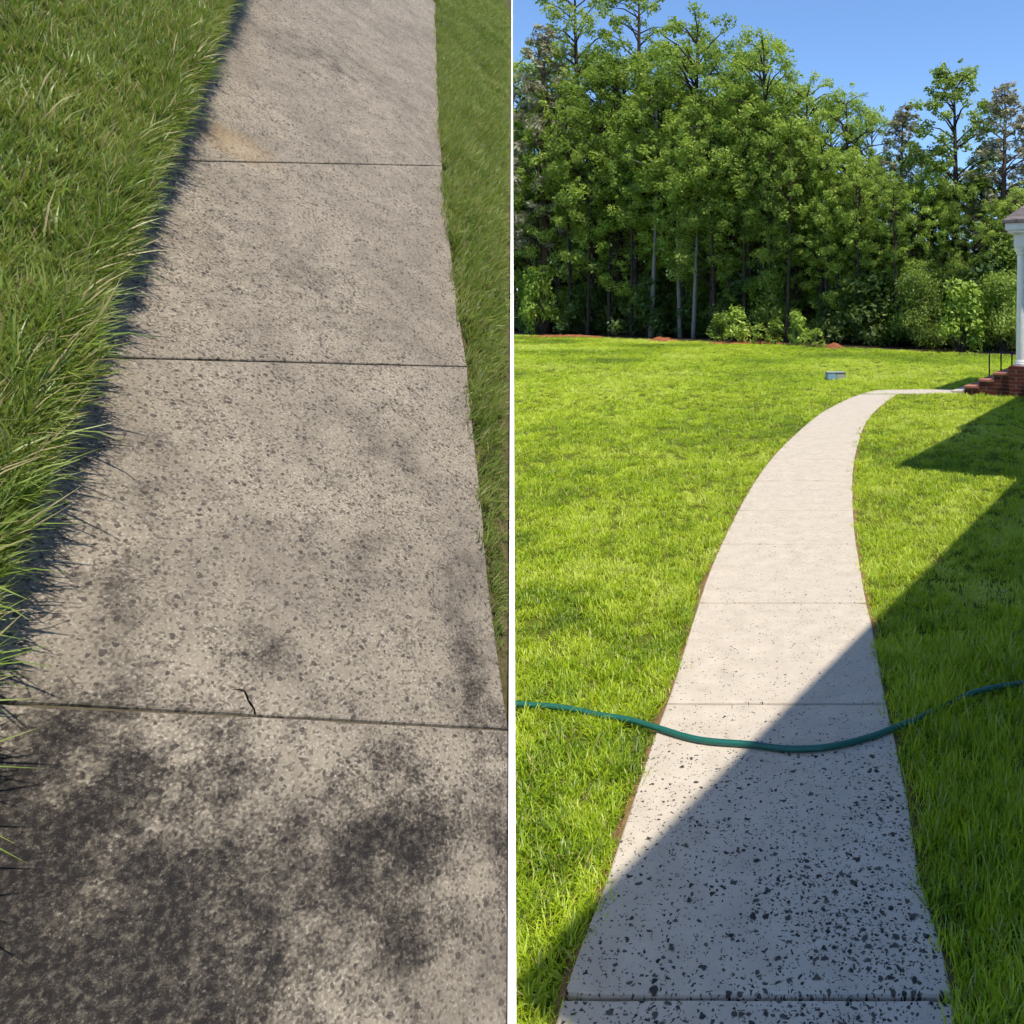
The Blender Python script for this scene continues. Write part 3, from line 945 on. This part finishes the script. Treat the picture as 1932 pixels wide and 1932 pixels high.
# ------------------------------------------------------------------ scatter the lawn
def lawn_points():
    XS, YS = [], []
    bands = [(0.9, 2.4, 900), (2.4, 3.6, 760), (3.6, 5.5, 480), (5.5, 8, 270), (8, 12, 150), (12, 18, 80), (18, 26, 44), (26, 36, 26), (36, 52, 16)]
    for (d0, d1, rho) in bands:
        x0, x1 = -0.48 * d1 - 0.7, 0.42 * d1 + 0.8
        n = int(rho * (x1 - x0) * (d1 - d0))
        x = rng.uniform(x0, x1, n); y = rng.uniform(d0, d1, n)
        k = (x > -0.42 * y - 0.8) & (x < 0.40 * y + 0.9)
        XS.append(x[k]); YS.append(y[k])
    x = np.concatenate(XS); y = np.concatenate(YS)
    keep = ~walk_mask(x, y, 0)
    for poly in HOUSE_SKIP: keep &= ~inside(x, y, poly)
    keep &= y < np.interp(x, [p.x for p in EDGE], [p.y for p in EDGE]) + 0.5
    # not inside the bank
    wp = np.stack([x, y, np.zeros_like(x), np.ones_like(x)])
    bl = np.array(M_INV) @ wp
    rx = WBOT.x + (WTOP.x - WBOT.x) * (bl[1] - WBOT.y) / (WTOP.y - WBOT.y)
    keep &= ~((bl[0] < rx + 0.0) & (x < -0.3464 * y + 0.012) & (y < 4.6))
    return x[keep], y[keep]
x, y = lawn_points()
n = len(x)
patch = 0.55 * vnoise(x, y, 1, 0.35) + 0.45 * vnoise(x + 3, y, 2, 0.12)
patch2 = vnoise(x, y, 3, 2.6)
far = np.clip((y - 4) / 30, 0, 1)
patch = patch * (1 - far) + (0.6 * patch2 + 0.4 * vnoise(x, y * 0.6, 9, 1.1)) * far
tint = np.clip(0.5 + 1.15 * (patch - 0.5) + 0.45 * (patch2 - 0.5) + rng.normal(0, 0.12, n), 0, 1)
size = (0.85 + 0.5 * vnoise(x, y, 4, 0.22)) * rng.uniform(0.8, 1.2, n)
grow = np.clip(y / 5, 1, None) ** 0.62
hd = (x * E2.x + y * E2.y) - b_main                      # distance out from the house wall: it is mown less close there
tall = 1 + 0.75 * np.clip((2.6 - hd) / 1.2, 0, 1) * np.clip((4.6 - y) / 1.5, 0, 1) * (x > 0)
scl = np.stack([size * grow, size * grow, size * tall * np.clip(y / 7, 1, None) ** 0.28], 1)
rot = np.stack([rng.normal(0, 0.12, n), rng.normal(0, 0.12, n), rng.uniform(0, 6.283, n)], 1)
pts = np.stack([x, y, np.full(n, -0.026)], 1)
T_r = [tuft('lawn_tuft_%d' % k, 28, 0.050, 0.036, 0.0036, 0.40, 20 + k, M_grass_r, 0.95) for k in range(5)]
g = scatter('lawn_grass', pts, rot, scl, tint, rng.integers(0, 5, n), T_r)
tag(g, 'bright yellow green mown lawn grass either side of the clean walkway', 'grass', kind='stuff')

# ------------------------------------------------------------------ scatter the bank's grass
def bank_points():
    ymin, ymax = bank(480, 2150).y, bank(966, -30).y
    n = int(40000 * (bank(966, -30).y - bank(480, 2150).y) / (bank(480, -125).y - bank(480, 2150).y))
    x = rng.uniform(-2.6, 2.4, n * 2); y = rng.uniform(ymin, ymax, n * 2)
    ye = rng.uniform(ymin, LE[0].y - 0.03, 7000)
    xe = np.interp(ye, [p.y for p in LE[::-1]], [p.x for p in LE[::-1]]) - 0.023 - 0.05 * rng.random(7000)
    x = np.concatenate([x, xe]); y = np.concatenate([y, ye])
    lx = np.interp(y, [p.y for p in LE[::-1]], [p.x for p in LE[::-1]])
    rx = np.interp(y, [p.y for p in RE[::-1]], [p.x for p in RE[::-1]])
    wx = WBOT.x + (WTOP.x - WBOT.x) * (y - WBOT.y) / (WTOP.y - WBOT.y)
    ok_ = y < RE[0].y + (x - RE[0].x) * (WTOP.y - RE[0].y) / (WTOP.x - RE[0].x)
    L = (x < lx - 0.022) & (y < LE[0].y - 0.02)
    Rr = (x > rx + 0.004) & (x < wx - 0.02) & ok_
    return x, y, lx, rx, L, Rr, wx
x, y, lx, rx, L, Rr, wx = bank_points()
keepR = Rr & (rng.random(len(x)) < np.clip(0.45 + (x - rx) / 0.10, 0, 1))
sel = L | keepR
x, y, lx, rx, L, wx = x[sel], y[sel], lx[sel], rx[sel], L[sel], wx[sel]
n = len(x)
edge_d = np.where(L, lx - 0.018 - x, 9)
rots = np.zeros((n, 3)); scl = np.zeros((n, 3))
base = 0.75 + 0.55 * vnoise(x, y, 14, 0.16)
for i in range(n):
    yaw = rng.uniform(0, 6.283)
    pit = rng.normal(-0.2, 0.15)
    if L[i]:
        e = edge_d[i]
        k = max(0.0, 1 - e / 0.10)
        tilt = rng.normal(-0.42, 0.18) + k * rng.uniform(0.1, 1.1) * (1.5 if rng.random() < 0.12 else 1)
        s = base[i] * rng.uniform(0.8, 1.2) * (1 + 0.15 * k)
    else:
        tilt = rng.normal(-0.25, 0.2); pit = rng.normal(0.0, 0.2)
        s = base[i] * rng.uniform(0.9, 1.35) * min(1.0, 0.35 + 0.65 * max(0, wx[i] - x[i] - 0.02) / 0.06)
    mr = Matrix.Rotation(tilt, 3, 'Y') @ Matrix.Rotation(pit, 3, 'X') @ Matrix.Rotation(yaw, 3, 'Z')
    rots[i] = mr.to_euler()
    scl[i] = (s, s, s * (1.0 if L[i] else 1.1))
tint = np.clip(0.12 + 0.65 * (0.5 * vnoise(x, y, 15, 0.3) + 0.5 * vnoise(x, y, 16, 0.09)) + rng.normal(0, 0.13, n), 0, 1)
pts = np.stack([x, y, np.where(L, TURF_L_Z, TURF_R_Z)], 1)
T_l = [tuft('bank_tuft_%d' % k, 18, 0.056, 0.022, 0.0028, 0.30, 60 + k, M_grass_l, 0.55) for k in range(5)]
T_l += [tuft('bank_tuft_long_%d' % k, 7, 0.10, 0.022, 0.0032, 0.34, 80 + k, M_grass_l, 0.5) for k in range(2)]
pick = rng.integers(0, 5, n)
longp = rng.random(n) < np.where(L, np.where(edge_d < 0.08, 0.16, 0.03), 0.0)
pick = np.where(longp, rng.integers(5, 7, n), pick)
g = scatter('bank_grass', pts, rots, scl, tint, pick, T_l)
on_bank(g)
tag(g, 'unmown green grass hanging over the edge of the stained walkway', 'grass', kind='stuff')

# ------------------------------------------------------------------ TREES
M_bark_d = mat_bark('dark_bark', (0.035, 0.027, 0.022), (0.09, 0.07, 0.055))
M_bark_p = mat_bark('pale_bark', (0.16, 0.145, 0.125), (0.30, 0.28, 0.25))
M_bark_r = mat_bark('pine_bark', (0.06, 0.04, 0.03), (0.15, 0.10, 0.075))
LEAFM = {
    'broad': mat_leaf('broad_leaf', (0.07, 0.12, 0.016), (0.31, 0.42, 0.06), (0.56, 0.66, 0.14), 0.5),
    'bright': mat_leaf('bright_leaf', (0.11, 0.19, 0.02), (0.32, 0.45, 0.05), (0.54, 0.66, 0.13), 0.45),
    'tulip': mat_leaf('yellow_green_leaf', (0.14, 0.20, 0.03), (0.30, 0.39, 0.07), (0.46, 0.54, 0.15), 0.45),
    'pine': mat_leaf('grey_pine_needles', (0.20, 0.20, 0.12), (0.34, 0.325, 0.21), (0.46, 0.43, 0.30), 0.3, (0.26, 0.24, 0.13)),
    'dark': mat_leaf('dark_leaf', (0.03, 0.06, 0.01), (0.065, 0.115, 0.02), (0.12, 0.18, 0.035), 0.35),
}

def leaf_cloud(centres, radii, per, size, seed, flat=0.75, elong=1.5):
    """leaf-sized kite faces on and in clump volumes -> verts, faces, leaf value (numpy)"""
    r = np.random.default_rng(seed)
    Vs, val = [], []
    for c, R in zip(centres, radii):
        k = max(4, int(per * (R ** 2)))
        d = r.normal(size=(k, 3)); d /= np.linalg.norm(d, axis=1)[:, None]
        rad = R * (0.25 + 0.95 * r.random(k) ** 0.75)
        p = np.array(c) + d * rad[:, None] * np.array([1, 1, flat])
        nrm = d * 0.6 + np.array([0, 0, 0.55]) + r.normal(0, 0.55, (k, 3)); nrm /= np.linalg.norm(nrm, axis=1)[:, None]
        t = np.cross(nrm, r.normal(size=(k, 3))); t /= np.linalg.norm(t, axis=1)[:, None]
        b = np.cross(nrm, t)
        s = size * r.uniform(0.55, 1.25, k)[:, None]
        quad = np.stack([p - t * s * 0.5 * elong, p + b * s * 0.42 - nrm * s * 0.08, p + t * s * 0.5 * elong, p - b * s * 0.42 - nrm * s * 0.08], 1)
        Vs.append(quad.reshape(-1, 3))
        val.append(np.repeat(np.clip(r.normal(0.5, 0.2, k) + r.normal(0, 0.2), 0, 1), 4))
    return np.concatenate(Vs), np.concatenate(val)

def mesh_from_quads(name, V, val, mat):
    n = len(V) // 4
    me = bpy.data.meshes.new(name)
    me.vertices.add(len(V)); me.vertices.foreach_set('co', V.astype(np.float32).ravel())
    me.loops.add(len(V)); me.loops.foreach_set('vertex_index', np.arange(len(V), dtype=np.int32))
    me.polygons.add(n); me.polygons.foreach_set('loop_start', np.arange(0, 4 * n, 4, dtype=np.int32)); me.polygons.foreach_set('loop_total', np.full(n, 4, dtype=np.int32))
    a = me.attributes.new('leaf', 'FLOAT', 'POINT'); a.data.foreach_set('value', val.astype(np.float32))
    me.materials.append(mat)
    me.update(calc_edges=True)
    return me

def tree_meshes(kind, seed, H, W, base, nclump, per, lsize, lean=0.0):
    """unit-less tree of height H: returns (trunk mesh, crown mesh)"""
    r = random.Random(seed)
    # trunk
    tp, tr = [], []
    bx, by = r.uniform(-lean, lean), r.uniform(-lean, lean)
    wob = [r.uniform(-0.12, 0.12) for _ in range(4)]
    K = 12
    r0 = (0.0125 * H + 0.05) * (0.6 if base >= 6.5 and H < 14 else 1.0)
    for k in range(K + 1):
        t = k / K
        z = H * 0.96 * t
        tp.append(Vector((bx * t * H + wob[0] * math.sin(3 * t + wob[1] * 9), by * t * H + wob[2] * math.sin(4 * t + wob[3] * 9), z - 0.1)))
        tr.append(r0 * (1.25 if k == 0 else 1) * (1 - 0.9 * t ** 1.1) + 0.012)
    parts = [tube_data(tp, tr, 8)]
    def trunk_at(z):
        t = max(0, min(0.999, z / (H * 0.96))) * K
        return tp[int(t)].lerp(tp[int(t) + 1], t - int(t))
    C, Rr = [], []
    for c in range(nclump):
        u = ((c + r.random()) / nclump)
        z = base + (H - base) * u
        if kind == 'pine':
            prof = W * (0.35 + 0.65 * math.sin(math.pi * min(1, 0.15 + 0.85 * u)) ** 0.8) * (1 - 0.35 * u)
        elif kind == 'tulip':
            prof = W * (math.sin(math.pi * (0.12 + 0.80 * u)) ** 0.75)
        else:
            prof = W * (math.sin(math.pi * (0.18 + 0.74 * u)) ** 0.6)
        a = r.uniform(0, 2 * math.pi)
        d = prof * (0.35 + 0.65 * math.sqrt(r.random())) * r.uniform(0.75, 1.12)
        o = trunk_at(z)
        p = Vector((o.x + d * math.cos(a), o.y + d * math.sin(a), z + r.uniform(-0.3, 0.3)))
        C.append(p)
        R0 = (0.20 + 0.42 * r.random() ** 1.6) * (W / 2.6) ** 0.5
        if kind == 'pine': R0 *= 0.7
        Rr.append(R0 * (1 - 0.25 * u))
        if c % 3 == 0:
            q = trunk_at(max(0.8, z - d * r.uniform(0.25, 0.7)))
            mid = q.lerp(p, 0.5) + Vector((0, 0, 0.12 * d))
            br = 0.016 + 0.010 * d
            parts.append(tube_data([q, mid, p], [br * 1.5, br, br * 0.35], 5, False))
    C.append(trunk_at(H * 0.97)); Rr.append(0.55)
    V, F = merge(parts)
    me = bpy.data.meshes.new('trunk'); me.from_pydata([tuple(q) for q in V], [], F)
    me.polygons.foreach_set('use_smooth', np.ones(len(me.polygons), dtype=bool)); me.update()
    LV, val = leaf_cloud([tuple(c) for c in C], Rr, per, lsize, seed + 1000, 0.8, 2.6 if kind == 'pine' else 1.45)
    return me, LV, val

PROTO = {}
def proto(key, kind, seed, H, W, base, nclump, per, lsize, bark, lm, lean=0.01):
    tm, LV, val = tree_meshes(kind, seed, H, W, base, nclump, per, lsize, lean)
    tm.materials.append(bark)
    cm = mesh_from_quads('crown', LV, val, LEAFM[lm])
    PROTO[key] = (tm, cm, H)
for k in range(5):
    proto('broad%d' % k, 'broad', 300 + k, 16, 3.0 + 0.3 * (k % 3), (3.4, 5.5, 4.4, 6.5, 3.8)[k], 175, 640, 0.115, M_bark_d, 'broad')
for k in range(2):
    proto('bright%d' % k, 'broad', 320 + k, 15, 2.8, (3.0, 5.0)[k], 165, 640, 0.115, M_bark_d, 'bright')
for k in range(2):
    proto('tall%d' % k, 'tulip', 330 + k, 20, 2.9, 7.5, 170, 560, 0.135, M_bark_d, 'tulip')
proto('yellow0', 'tulip', 340, 13, 2.15, 6.0, 130, 700, 0.13, M_bark_d, 'tulip')
for k in range(2):
    proto('pine%d' % k, 'pine', 350 + k, 15, 2.3, 4.0, 210, 560, 0.12, M_bark_r, 'pine')
proto('pole0', 'broad', 360, 13, 1.8, 6.8, 60, 700, 0.13, M_bark_p, 'broad')
proto('stem0', 'broad', 361, 13, 1.8, 6.8, 60, 700, 0.13, M_bark_d, 'broad')
for k in range(2):
    proto('dark%d' % k, 'broad', 370 + k, 12, 2.8, 0.8, 90, 480, 0.19, M_bark_d, 'dark')

def put_tree(name, key, px, dd, top, label, group, wscale=1.0, cat='tree'):
    """px: where its trunk stands along the wood's edge, dd: metres behind the edge, top: photo height of its tip"""
    tm, cm, H = PROTO[key]
    u = (px - CX) / FPX
    # depth: solve along the sight line
    D = 40.0
    for _ in range(20): D = edge_depth(u * D) + dd + 3.2
    h = CAMH + (CY - top) / FPX * D
    e = empty(name, (u * D, D, -0.03), random.uniform(0, 6.28))
    s = h / H
    e.scale = (s * wscale, s * wscale, s)
    for nm, me in (('trunk', tm), ('crown', cm)):
        link(bpy.data.objects.new(nm, me), e)
    tag(e, label, cat, group)
    return e

WOOD = 'trees of the wood beyond the lawn'
put_tree('broadleaf_tree', 'tall0', 1085, 4.0, -70, 'tallest pale leafed tree, left of the wood, its tip cut by the frame', WOOD)
put_tree('broadleaf_tree', 'tall1', 1205, 5.5, -55, 'tall thin crowned tree reaching the top of the picture, second from left', WOOD)
put_tree('pine_tree', 'pine0', 1030, 1.2, 52, 'thin grey brown pine with a bare dark trunk, at the left end of the wood', WOOD)
put_tree('broadleaf_tree', 'broad1', 1310, 4.0, 28, 'leafy tree with a rounded top just right of the two tallest trees', WOOD, 1.1)
put_tree('broadleaf_tree', 'broad3', 1440, 3.0, 62, 'dark leaved tree whose top stands at the shoulder where the wood drops', WOOD, 1.05)
put_tree('broadleaf_tree', 'broad0', 1395, 5.0, 85, 'leafy tree between the rounded top tree and the dark shoulder tree', WOOD)
put_tree('broadleaf_tree', 'broad2', 1520, 3.5, 150, 'green leafy tree just right of the shoulder of the wood', WOOD)
put_tree('broadleaf_tree', 'broad4', 1600, 4.0, 172, 'green leafy tree left of the grey pines, its top against the sky', WOOD)
put_tree('broadleaf_tree', 'bright1', 1640, 6.0, 205, 'lighter green tree in front of the sky gap beside the grey pines', WOOD, 0.8)
put_tree('pine_tree', 'pine1', 1700, 5.5, 205, 'grey pine with thin needles left of the yellow green tree', WOOD, 1.15)
put_tree('broadleaf_tree', 'yellow0', 1798, 5.0, 128, 'tall yellow green tree with a rounded top and dark bare trunk, on the right', WOOD, 1.05)
put_tree('pine_tree', 'pine0', 1892, 5.0, 160, 'grey pine with thin needles right of the yellow green tree, above the porch', WOOD, 1.2)
put_tree('pine_tree', 'pine1', 1960, 7.0, 170, 'grey pine at the right edge of the picture', WOOD, 1.2)
put_tree('broadleaf_tree', 'broad4', 968, 3.0, 105, 'leafy tree at the left edge of the wood behind the grey pine', WOOD, 1.1)
for px, dd, top, ws in ((1232, 0.6, 165, 1.0), (1281, 1.0, 215, 0.9), (1311, 0.8, 190, 0.9)):
    put_tree('slender_tree', 'pole0', px, dd, top, {1232: 'slender tree with a pale bare stem, leftmost of three pale stems', 1281: 'slender tree with a pale bare stem, middle of three pale stems', 1311: 'slender tree with a pale bare stem, rightmost of three pale stems'}[px], WOOD, ws)
for k_, (px, dd, top, ws) in enumerate(((1010, 0.2, 230, 0.9), (1075, 0.8, 200, 0.9), (1110, 0.3, 260, 0.8), (1152, 1.0, 210, 0.9), (1190, 0.4, 240, 0.8), (1345, 0.6, 230, 0.8), (1402, 1.0, 210, 0.9), (1452, 0.6, 250, 0.8), (1486, 0.2, 230, 0.9), (1560, 1.0, 280, 0.9), (1618, 0.8, 300, 0.9), (1690, 1.0, 330, 0.9))):
    put_tree('slender_tree', 'stem0', px, dd, top, ('slender dark stemmed tree at the front of the wood, first from the left', 'slender dark stemmed tree at the front of the wood, second from the left', 'slender dark stemmed tree at the front of the wood, third from the left', 'slender dark stemmed tree at the front of the wood, fourth from the left',
             'slender dark stemmed tree just left of the three pale stems', 'slender dark stemmed tree just right of the three pale stems', 'slender dark stemmed tree behind the tallest pointed sapling', 'slender dark stemmed tree behind the rounded light green shrub', 'slender dark stemmed tree left of the slim sapling near the orange clay heap',
             'slender dark stemmed tree behind the orange clay heap', 'slender dark stemmed tree right of the orange clay heap', 'slender dark stemmed tree at the right, below the grey pine')[k_], WOOD, ws)
# filling rows, nothing in the picture tells these apart
LAB_M = 'leafy tree standing within the dense green wall of the wood'
mid = [(1000, 2, 210, 'bright0'), (1055, 2.5, 150, 'broad0'), (1120, 2.5, 190, 'broad2'), (1165, 3, 120, 'broad4'), (1200, 2, 260, 'bright0'), (1255, 3, 130, 'broad3'), (1290, 2.6, 230, 'bright1'), (1345, 2, 200, 'broad2'), (1375, 3, 150, 'broad1'),
       (1415, 2, 290, 'bright0'), (1470, 2.6, 200, 'broad0'), (1500, 2, 310, 'broad4'), (1550, 2.2, 240, 'broad1'), (1580, 2, 330, 'bright0'), (1625, 2.4, 290, 'broad3'), (1665, 3, 330, 'broad2'), (1720, 3, 350, 'broad4'), (1755, 3.4, 320, 'bright1'),
       (1800, 3, 400, 'broad0'), (1840, 3.2, 350, 'broad2'), (1880, 3, 380, 'broad1'), (1930, 3, 350, 'broad4'), (1985, 3, 330, 'broad0')]
mid += [(985, 5, 150, 'broad2'), (1060, 6, 110, 'broad1'), (1130, 5, 120, 'broad0'), (1180, 5.5, 100, 'bright1'), (1250, 5, 80, 'broad4'), (1350, 5, 110, 'broad0'), (1420, 5.5, 140, 'broad2'), (1480, 5, 150, 'broad1'), (1570, 5.5, 195, 'broad0'), (1740, 6.5, 290, 'broad3'), (1850, 6.5, 290, 'broad1')]
for px, dd, top, key in mid:
    put_tree('broadleaf_tree', key, px, dd, top, LAB_M, WOOD, random.uniform(0.95, 1.2))
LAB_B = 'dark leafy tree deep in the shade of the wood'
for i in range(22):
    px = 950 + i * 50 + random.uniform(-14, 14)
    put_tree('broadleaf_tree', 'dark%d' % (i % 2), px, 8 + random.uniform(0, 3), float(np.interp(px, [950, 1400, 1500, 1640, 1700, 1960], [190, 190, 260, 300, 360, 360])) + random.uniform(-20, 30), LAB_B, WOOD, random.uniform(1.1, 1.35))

# understorey: shrubs along the edge
def shrub_mesh(seed, H, W, ncl, per, ls, lm):
    r = random.Random(seed)
    C, Rr, parts = [], [], []
    for c in range(ncl):
        u = r.random()
        a = r.uniform(0, 6.283); d = W * (1 - 0.6 * u) * math.sqrt(r.random())
        p = Vector((d * math.cos(a), d * math.sin(a), 0.15 * H + 0.85 * H * u))
        C.append(p); Rr.append((0.16 + 0.14 * r.random()) * H * 0.75)
        parts.append(tube_data([(p.x * 0.12, p.y * 0.12, -0.05), p * 0.55, p], [0.02 * H / 2, 0.012 * H / 2, 0.004 * H], 5, False))
    V, F = merge(parts)
    tm = bpy.data.meshes.new('stem'); tm.from_pydata([tuple(q) for q in V], [], F); tm.materials.append(M_bark_d); tm.update()
    LV, val = leaf_cloud([tuple(c) for c in C], Rr, per, ls, seed + 50, 0.85, 1.5)
    return tm, mesh_from_quads('foliage', LV, val, LEAFM[lm])
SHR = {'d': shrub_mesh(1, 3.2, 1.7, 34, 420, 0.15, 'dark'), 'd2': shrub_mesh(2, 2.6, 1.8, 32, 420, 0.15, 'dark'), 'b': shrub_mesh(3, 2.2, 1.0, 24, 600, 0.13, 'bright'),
       'm': shrub_mesh(4, 3.6, 1.5, 44, 700, 0.10, 'broad'), 'c': shrub_mesh(5, 1.5, 0.5, 14, 700, 0.11, 'bright'), 'c2': shrub_mesh(6, 1.0, 0.6, 12, 700, 0.11, 'broad')}
def put_shrub(name, key, px, dd, s, label, group, cat='shrub', zs=1.0):
    u = (px - CX) / FPX; D = 40.0
    for _ in range(20): D = edge_depth(u * D) + dd
    e = empty(name, (u * D, D, -0.02), random.uniform(0, 6.28)); e.scale = (s, s, s * zs)
    for nm, me in zip(('stem', 'foliage'), SHR[key]): link(bpy.data.objects.new(nm, me), e)
    return tag(e, label, cat, group)
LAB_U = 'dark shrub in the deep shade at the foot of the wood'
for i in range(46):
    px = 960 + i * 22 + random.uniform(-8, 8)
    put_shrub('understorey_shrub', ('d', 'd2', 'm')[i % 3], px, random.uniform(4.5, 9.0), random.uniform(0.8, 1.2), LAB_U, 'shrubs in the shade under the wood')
EDG = 'small shrubs and saplings on the sunny edge of the wood'
put_shrub('sapling', 'c', 1390, 0.2, 1.1, 'pointed light green sapling, tallest of those on the sunny edge of the wood', EDG, 'sapling', 1.1)
put_shrub('sapling', 'c', 1357, 0.7, 1.0, 'thin light green sapling left of the tallest pointed sapling', EDG, 'sapling')
put_shrub('shrub', 'c2', 1436, 0.2, 0.95, 'rounded light green shrub just right of the tallest pointed sapling', EDG)
put_shrub('sapling', 'c', 1462, 0.7, 0.8, 'small sapling between the rounded shrub and a dark tree trunk', EDG, 'sapling')
put_shrub('sapling', 'c', 1503, 0.3, 0.95, 'slim sapling left of the low shrub by the orange clay heap', EDG, 'sapling', 1.1)
put_shrub('shrub', 'c2', 1537, 0.1, 0.95, 'low green shrub touching the left of the orange clay heap', EDG, 'shrub', 0.8)
put_shrub('shrub', 'b', 1812, 1.2, 0.95, 'bright light green bush at the wood edge left of the porch', EDG, 'shrub', 1.25)
put_shrub('shrub', 'm', 1735, 3.0, 0.7, 'tall mid green bush at the wood edge left of the bright bush', EDG, 'shrub', 1.2)
put_shrub('shrub', 'm', 1890, 2.8, 0.62, 'tall mid green bush at the wood edge right behind the porch column', EDG, 'shrub', 1.25)
put_shrub('shrub', 'b', 1020, 1.8, 1.2, 'bright green bush at the left end of the wood, under the grey pine', EDG, 'shrub', 1.6)

# clay heaps along the edge of the wood
def mound(px0, px1, dd, h, label, seed):
    u = ((px0 + px1) / 2 - CX) / FPX; D = 40.0
    for _ in range(20): D = edge_depth(u * D) + dd
    L = (px1 - px0) / FPX * D / 2
    r = np.random.default_rng(seed)
    n, m_ = 28, 12
    V, F = [], []
    for j in range(m_ + 1):
        for i in range(n + 1):
            a, b = -1 + 2 * i / n, -1 + 2 * j / m_
            q = max(0, 1 - a * a) * max(0, 1 - b * b)
            z = h * (q ** 0.7) * (0.55 + 0.9 * vnoise([a * L * 3 + seed], [b * 2.0], seed, 0.6)[0]) - 0.03
            V.append((a * L, b * min(0.8, L), z + (0.03 * r.random() if q > 0 else 0)))
    for j in range(m_):
        for i in range(n):
            k = j * (n + 1) + i
            F.append((k, k + 1, k + n + 2, k + n + 1))
    o = mesh_obj('clay_heap', V, F, M_clay, smooth=False)
    o.location = (u * D, D, -0.02)
    return tag(o, label, 'dirt heap', 'clay heaps along the edge of the wood')
mound(1222, 1278, -0.3, 0.2, 'bright red clay heap in front of the three pale tree stems', 1)
mound(985, 1140, 0.1, 0.13, 'long low reddish clay heap at the left end of the wood edge', 2)
mound(1556, 1592, -0.25, 0.22, 'small orange clay heap beside the low green shrub', 3)
mound(1325, 1480, 0.4, 0.1, 'long flat brown clay strip at the foot of the light green saplings', 4)

# ------------------------------------------------------------------ HOSE across the walk
M_hose = None
t = NT('green_hose_rubber')
t.principled(t.mix(t.noise(t.obj(), 40), (0.006, 0.085, 0.07), (0.012, 0.12, 0.092)), 0.32, 0.5)
M_hose = t.m
hp = [(900, 1330), (960, 1329), (991, 1331), (1061, 1336), (1131, 1348), (1191, 1360), (1236, 1374), (1316, 1394), (1416, 1406), (1491, 1411), (1566, 1409), (1641, 1392), (1686, 1375), (1726, 1358), (1780, 1334), (1836, 1309), (1884, 1297), (1932, 1288), (2020, 1272), (2200, 1258), (2420, 1262)]
P = []
for i, (x_, y_) in enumerate(hp):
    z = 0.0125 if 1230 < x_ < 1730 else (0.002 if x_ < 1300 else (-0.004 if x_ < 1800 else 0.022))
    P.append(gnd(x_ + random.uniform(-4, 4), y_ + random.uniform(-2.2, 2.2), z))
P = P[1:]
P = catmull(P, 8)
o = mesh_obj('garden_hose', *tube_data(P, 0.0115, 10), M_hose, smooth=True)
tag(o, 'green garden hose lying in a curve across the clean walkway and into the grass', 'hose')

# ------------------------------------------------------------------ small box on the far lawn
bx_ = gnd(1576, 714)
M_bblue = mat_plain('blue_grey_plastic', (0.20, 0.34, 0.47), 0.5, 0.4, 0.1, 10)
M_bgrey = mat_plain('grey_plastic', (0.30, 0.33, 0.30), 0.6, 0.3, 0.15, 10)
ub = empty('utility_box', bx_, 0.12)
tag(ub, 'small low blue and grey box sitting alone on the far lawn', 'box')
box('body', (-0.215, 0.0, -0.14, 0.14, -0.02, 0.135), M_bblue, ub, 0.012)
box('body', (0.002, 0.215, -0.135, 0.135, -0.02, 0.13), M_bgrey, ub, 0.012)
box('lid', (-0.225, 0.225, -0.15, 0.15, 0.137, 0.16), M_bgrey, ub, 0.008)
